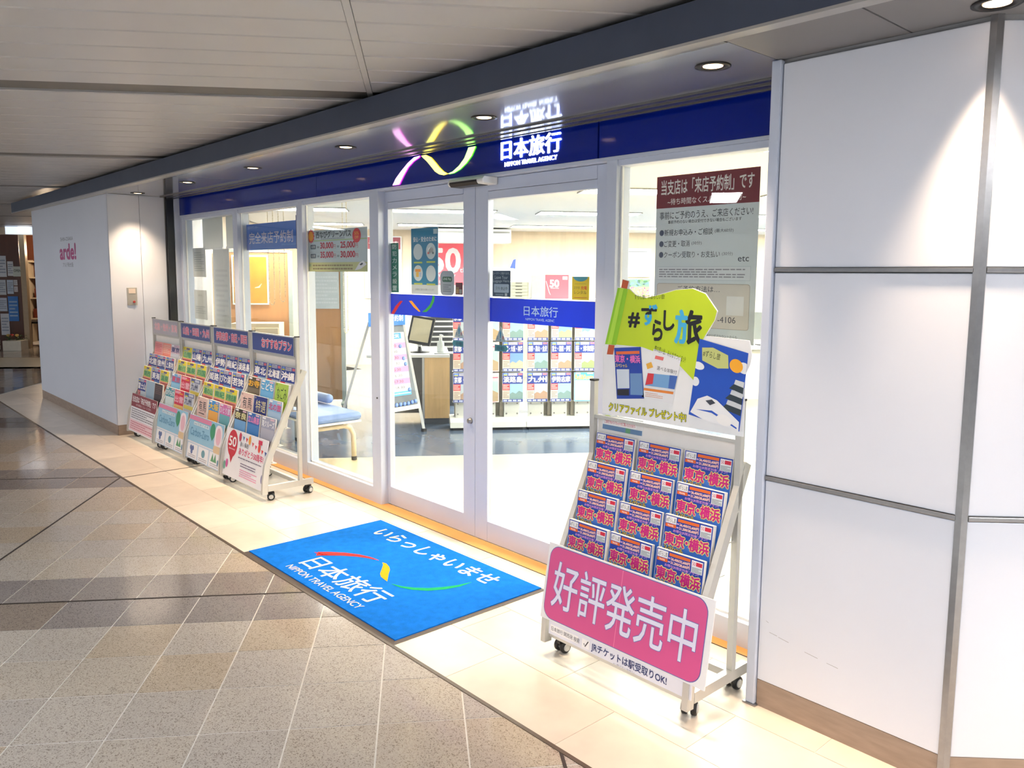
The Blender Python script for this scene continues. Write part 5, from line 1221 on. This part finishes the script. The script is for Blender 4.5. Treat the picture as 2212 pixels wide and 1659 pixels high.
dr = thing('drawer_cabinet', 'cream desktop drawer cabinet seen above the blue door film', 'drawers', tuple(G(-0.82, 10.42, 1.19)), GA)
MB().box(-0.155, 0.155, 0, 0.3, 0, 0.255).build('carcass', M('ivory_metal', (170, 168, 146), 0.45), dr)
for k in range(5):
    d = MB().box(-0.125, 0.13, -0.012, 0.0, 0.006+k*0.049, 0.05+k*0.049).build('drawer', M('ivory_drawer', (190, 188, 166), 0.45), dr); MB().box(-0.05, 0.05, -0.018, -0.012, 0.04+k*0.049, 0.05+k*0.049).build('pull', M('pull_dark', (64, 60, 50), 0.5), d)
r5b = sheet('counter_poster', 'smaller red anniversary poster standing on the back counter', 'poster', 0.37, 0.37, tuple(G(-0.2, 10.6, 1.19)), rz=GA, mat=RD, t=0.008)
Print(0).text('50', -0.11, 0.18, 0.03, 0.29, W5, 1, bold=.04).text('Anniversary', -0.1, 0.15, 0.03, 0.175, W5).rect(0.09, 0.295, 0.165, 0.345, W5).strip([(-0.17, 0.27, .004), (-0.12, 0.1, .005), (-0.10, 0.06, .002)], W5).build(r5b)
gc = MB().box(-0.06, 0.1, 0, 0.3, 0, 0.36).build('file_box', ALU_GREY, None, tuple(G(-0.55, 10.5, 1.19)), (0, 0, GA), bevel=0.004); tag(gc, 'grey file box between the drawers and the red poster', 'file box')
pl_ = thing('model_aircraft', 'white model aircraft with a blue tail on a desk stand', 'model aircraft', tuple(G(-0.85, 11.3, 1.45)), GA)
MB().tube([(-0.5, 0, 0.16), (-0.45, 0, 0.17), (-0.3, 0, 0.175), (0.0, 0, 0.178), (0.1, 0, 0.19)], [0.008, 0.035, 0.042, 0.036, 0.01], 14).build('fuselage', WHITE_PLASTIC, pl_, smooth=True)
MB().prism([(-0.01, 0.20), (0.085, 0.20), (0.088, 0.36), (0.05, 0.345)], -0.006, 0.006, ax='y').build('tail_fin', ink(34, 56, 190), pl_)
MB().prism([(-0.3, 0.0), (-0.15, 0.0), (-0.06, -0.32), (-0.12, -0.32)], 0.15, 0.16).build('wing', WHITE_PLASTIC, pl_); MB().prism([(-0.3, 0.0), (-0.15, 0.0), (-0.06, 0.32), (-0.12, 0.32)], 0.15, 0.16).build('wing', WHITE_PLASTIC, pl_)
MB().tube([(-0.2, 0, 0), (-0.2, 0, 0.15)], 0.01, 8).build('stand_rod', STEEL, pl_); MB().lathe([(0.09, 0), (0.09, 0.015), (0.02, 0.02)], 18, c=(-0.2, 0, 0)).build('stand_base', BLACK_PLASTIC, pl_)
cab = MB().box(-0.5, 0.35, 0, 0.5, 0, 1.45).build('tall_cupboard', SHOP_WHITE, None, tuple(G(-0.95, 11.1, 0)), (0, 0, GA), bevel=0.005); tag(cab, 'white cupboard carrying the model aircraft', 'cupboard')
tv = thing('wall_screen', 'large blank white screen on the back wall seen in the right window', 'screen', tuple(G(1.48, BW-0.04, 1.53)), GA)
MB().box(-0.27, 0.27, 0, 0.03, 0, 0.50).build('screen_frame', WHITE_PLASTIC, tv); MB().box(-0.235, 0.235, -0.003, 0, 0.03, 0.455).build('screen_face', ink(226, 240, 244), tv); MB().box(-0.22, 0.2, -0.006, -0.003, 0.44, 0.447).build('screen_edge', K1, tv)
fw = sheet('flower_picture', 'garden picture with pink flowers below the wall screen', 'picture', 0.42, 0.30, tuple(G(1.53, BW-0.04, 1.20)), rz=GA, mat=ink(190, 206, 176), t=0.01)
p = Print(0)
p.rect(-0.2, 0.16, 0.2, 0.29, ink(110, 150, 130)).rect(-0.2, 0.0, 0.2, 0.16, ink(150, 176, 120))
for k in range(60): p.ell(random.uniform(-0.19, 0.19), random.uniform(0.01, 0.15), 0.012, 0.009, ink(*random.choice(((226, 90, 160), (240, 150, 190), (206, 60, 130)))), 2, 6)
for k in range(20): p.ell(random.uniform(-0.19, 0.19), random.uniform(0.17, 0.28), 0.03, 0.02, ink(*random.choice(((70, 120, 80), (120, 160, 110), (110, 140, 170)))), 2, 8)
p.build(fw)
dk = thing('consulting_desk', 'white desk with a beige modesty panel in the right window', 'desk', tuple(G(1.15, 7.3, 0)), GA)
MB().box(0, 1.6, -0.02, 0.7, 0.70, 0.73).build('desk_top', WHITE_PLASTIC, dk, bevel=0.004); MB().box(0.04, 1.56, 0.05, 0.07, 0.1, 0.7).build('modesty_panel', M('beige_panel', (206, 200, 180), 0.5), dk)
for xx in (0.02, 1.54): MB().box(xx, xx+0.04, 0.0, 0.68, 0, 0.7).build('desk_leg', ALU_GREY, dk)
m2 = thing('desk_monitor', 'grey computer monitor back on the consulting desk', 'monitor', tuple(G(1.82, 7.55, 0.73)), GA)
MB().box(-0.25, 0.25, 0, 0.03, 0.07, 0.40).build('monitor_back', M('grey_monitor', (110, 116, 116), 0.4), m2, bevel=0.006); MB().box(-0.03, 0.03, 0.0, 0.03, 0.01, 0.1).build('stem', BLACK_PLASTIC, m2); MB().lathe([(0.1, 0), (0.1, 0.01), (0.02, 0.014)], 18, c=(0, 0.02, 0)).build('monitor_foot', BLACK_PLASTIC, m2)

# ================================================================== FAR SHOP AT THE END OF THE HALL
FB = 15.6
BRW = M('dark_brown_panelling', (92, 52, 34), 0.35, var=0.15, scale=3, stretch=(3, 3, 0.5))
fs_ = MB().box(-14.5, -10.3, FB, FB+0.1, 0, 2.28).build('wall_far', BRW, rot=(0, 0, GA)); tag(fs_, 'dark brown panelled wall of the far shop covered in notices', kind='structure')
w6 = MB().box(-13.0, -6.5, FB+1.8, FB+1.9, 0, 2.48).build('wall_far_inner', M('red_brown_shelving', (120, 70, 50), 0.5, var=0.25, scale=3), rot=(0, 0, GA)); tag(w6, 'red brown back wall inside the far shop', kind='structure')
bk = MB().box(-14.5, -6.5, FB-0.05, FB+0.1, 2.28, 2.48).build('trim_6', M('cream_bulkhead', (206, 190, 164), 0.5), rot=(0, 0, GA)); tag(bk, 'cream bulkhead above the far shop', kind='structure')
cl = MB().box(-0.05, 0.05, -0.05, 0.05, 0, 2.28).build('trim_7', M('tan_post', (190, 168, 136), 0.4), None, tuple(G(-10.22, FB, 0)), (0, 0, GA)); tag(cl, 'tan post at the corner of the far shop', kind='structure')
lbx = thing('light_box_sign', 'white glowing light box hanging in front of the far shop', 'sign', tuple(G(-10.17, FB-0.3, 2.28)), GA)
MB().box(-0.22, 0.25, 0, 0.08, 0, 0.34).build('box_face', lit('lightbox_glow', (214, 226, 246), 1.1), lbx)
MB().box(0.02, 0.23, -0.006, 0, 0.04, 0.22).build('bright_panel', lit('lightbox_glow_bright', (240, 246, 255), 1.8), lbx); MB().box(-0.2, 0.22, 0.03, 0.05, 0.34, 0.42).build('hanger', ALU_GREY, lbx)
def far_p(a0, a1, z0, z1, col, lab, lines=None):
    s = sheet('wall_notice', lab, 'notice', a1-a0, z1-z0, tuple(G((a0+a1)/2, FB-0.012, z0)), rz=GA, mat=ink(*col), group='notices on the far shop wall', t=0.006)
    p = Print(0); p.lines(-(a1-a0)*0.4, (z1-z0)*0.15, (a1-a0)*0.4, (z1-z0)*0.85, 5, ink(*(lines or (150, 160, 180)))); p.build(s)
far_p(-10.74, -10.55, 1.44, 1.86, (222, 226, 232), 'large white notice at the left of the top row on the far wall')
far_p(-10.53, -10.42, 1.46, 1.75, (226, 228, 230), 'white notice in the middle of the top row on the far wall')
far_p(-10.74, -10.58, 1.08, 1.38, (214, 220, 226), 'grey white notice at the left of the second row on the far wall')
far_p(-10.56, -10.44, 1.10, 1.38, (206, 220, 236), 'pale blue notice in the second row on the far wall')
far_p(-10.43, -10.36, 1.27, 1.38, (236, 230, 230), 'tiny white card high in the second row on the far wall')
far_p(-10.43, -10.36, 1.14, 1.25, (236, 226, 226), 'tiny white card low in the second row on the far wall')
far_p(-10.56, -10.37, 0.55, 1.05, (56, 130, 214), 'bright blue poster on the far wall above the planter', (180, 210, 240))
far_p(-10.74, -10.58, 0.75, 1.02, (206, 216, 232), 'white notice left of the bright blue poster on the far wall')
far_p(-10.72, -10.56, 0.27, 0.7, (220, 222, 228), 'white notice lowest on the far wall')
op = sheet('open_sign', 'white open sign on the corner of the far wall', 'sign', 0.16, 0.2, tuple(G(-10.34, FB-0.03, 1.45)), rz=GA, mat=ink(214, 220, 210), t=0.01)
Print(0).text('OPEN', -0.065, 0.09, 0.065, 0.14, ink(60, 70, 60), 1, bold=0.02).build(op)
plb = thing('flower_planter', 'white planter box with green leaves and a red flower', 'planter', tuple(G(-10.24, 14.95, 0)), GA)
MB().box(-0.17, 0.17, 0, 0.3, 0, 0.2).build('box', M('white_planter', (226, 220, 204), 0.5), plb, bevel=0.006)
lv = MB()
for k in range(90):
    x_, y_ = random.uniform(-0.16, 0.16), random.uniform(0.02, 0.28); z_ = 0.19+random.uniform(0, 0.1); a_ = random.uniform(0, 6.28); r_ = 0.03
    lv.add([(x_, y_, z_), (x_+r_*math.cos(a_), y_+r_*math.sin(a_), z_+0.02), (x_+2*r_*math.cos(a_), y_+2*r_*math.sin(a_), z_+0.005), (x_+r_*math.cos(a_+0.6), y_+r_*math.sin(a_+0.6), z_+0.012)], [(0, 1, 2, 3)])
lv.build('leaves', M('planter_leaf', (56, 96, 50), 0.5, var=0.2), plb)
for (x_, c) in ((-0.03, (214, 50, 40)), (0.06, (230, 190, 110)), (-0.1, (226, 196, 120))):
    MB().lathe([(0.0, 0.27), (0.03, 0.29), (0.036, 0.31), (0.02, 0.325), (0.0, 0.327)], 10, c=(x_, 0.1, 0)).build('flower', ink(*c), plb)
stc = thing('white_crate_stack', 'white slatted crate standing left of the planter', 'crate', tuple(G(-10.66, 14.75, 0)), GA)
for k in range(3): MB().box(-0.17, 0.17, 0, 0.3, 0.02+k*0.11, 0.11+k*0.11).build('crate_tier', WHITE_PLASTIC, stc, bevel=0.01)
tb = thing('dark_table', 'small black table at the entrance of the far shop', 'table', tuple(G(-10.28, 16.1, 0)), GA)
MB().box(-0.3, 0.6, -0.2, 0.3, 0.48, 0.52).build('table_top', BLACK_PLASTIC, tb)
for (x_, y_) in ((-0.22, -0.15), (0.5, -0.15), (-0.22, 0.25), (0.5, 0.25)): MB().tube([(x_, y_, 0), (x_*0.9, y_*0.9, 0.48)], 0.018, 8).build('leg', BLACK_PLASTIC, tb)
fl2 = thing('far_spot_lamp', 'bright white spot lamp inside the far shop', 'lamp', tuple(G(-10.02, FB+0.7, 2.15)))
MB().lathe([(0.0, -0.02), (0.09, -0.015), (0.1, 0.02), (0.05, 0.1), (0.0, 0.11)], 16).build('lamp_head', lit('far_lamp_glow', (255, 240, 214), 14), fl2)
MB().tube([(0, 0, 0.1), (0, 0, 0.28)], 0.01, 8).build('hanger', BLACK_PLASTIC, fl2)
L = bpy.data.lights.new('far_shop_lamp', 'POINT'); L.energy = 45; L.color = WARM; L.shadow_soft_size = 0.1
lo = bpy.data.objects.new('far_shop_lamp', L); COL.objects.link(lo); lo.parent = fl2; lo.location = (0, 0, -0.15)

sh = thing('far_shop_shelf', 'cream shelf unit with dark goods inside the far shop', 'shelf', tuple(G(-10.35, 17.1, 0)), GA)
for z_ in (0.5, 0.95, 1.4, 1.75): MB().box(-0.5, 0.9, 0, 0.25, z_, z_+0.03).build('shelf_board', M('cream_shelf', (214, 200, 176), 0.5), sh)
for x_ in (-0.5, 0.87): MB().box(x_, x_+0.03, 0, 0.25, 0, 1.8).build('shelf_side', M('cream_shelf', (214, 200, 176), 0.5), sh)
for k, (x_, z_) in enumerate(((-0.35, 0.53), (-0.1, 0.53), (0.2, 0.53), (-0.3, 0.98), (0.05, 0.98), (0.45, 0.98), (-0.2, 1.43), (0.3, 1.43))):
    o = MB().box(-0.09, 0.09, 0.04, 0.2, 0, 0.2+0.06*(k % 3)).build('goods_box', M('goods_%d' % (k % 3), ((110, 50, 36), (150, 96, 60), (60, 44, 40))[k % 3], 0.5), None, tuple(G(-10.35+x_, 17.1, z_)), (0, 0, GA), bevel=0.006)
    tag(o, 'dark goods box on the %s shelf of the far shop, %s from the left' % (('lowest', 'middle', 'upper')[0 if k < 3 else (1 if k < 6 else 2)], ('first', 'second', 'third')[k if k < 3 else (k-3 if k < 6 else k-6)]), 'box', 'goods in the far shop')
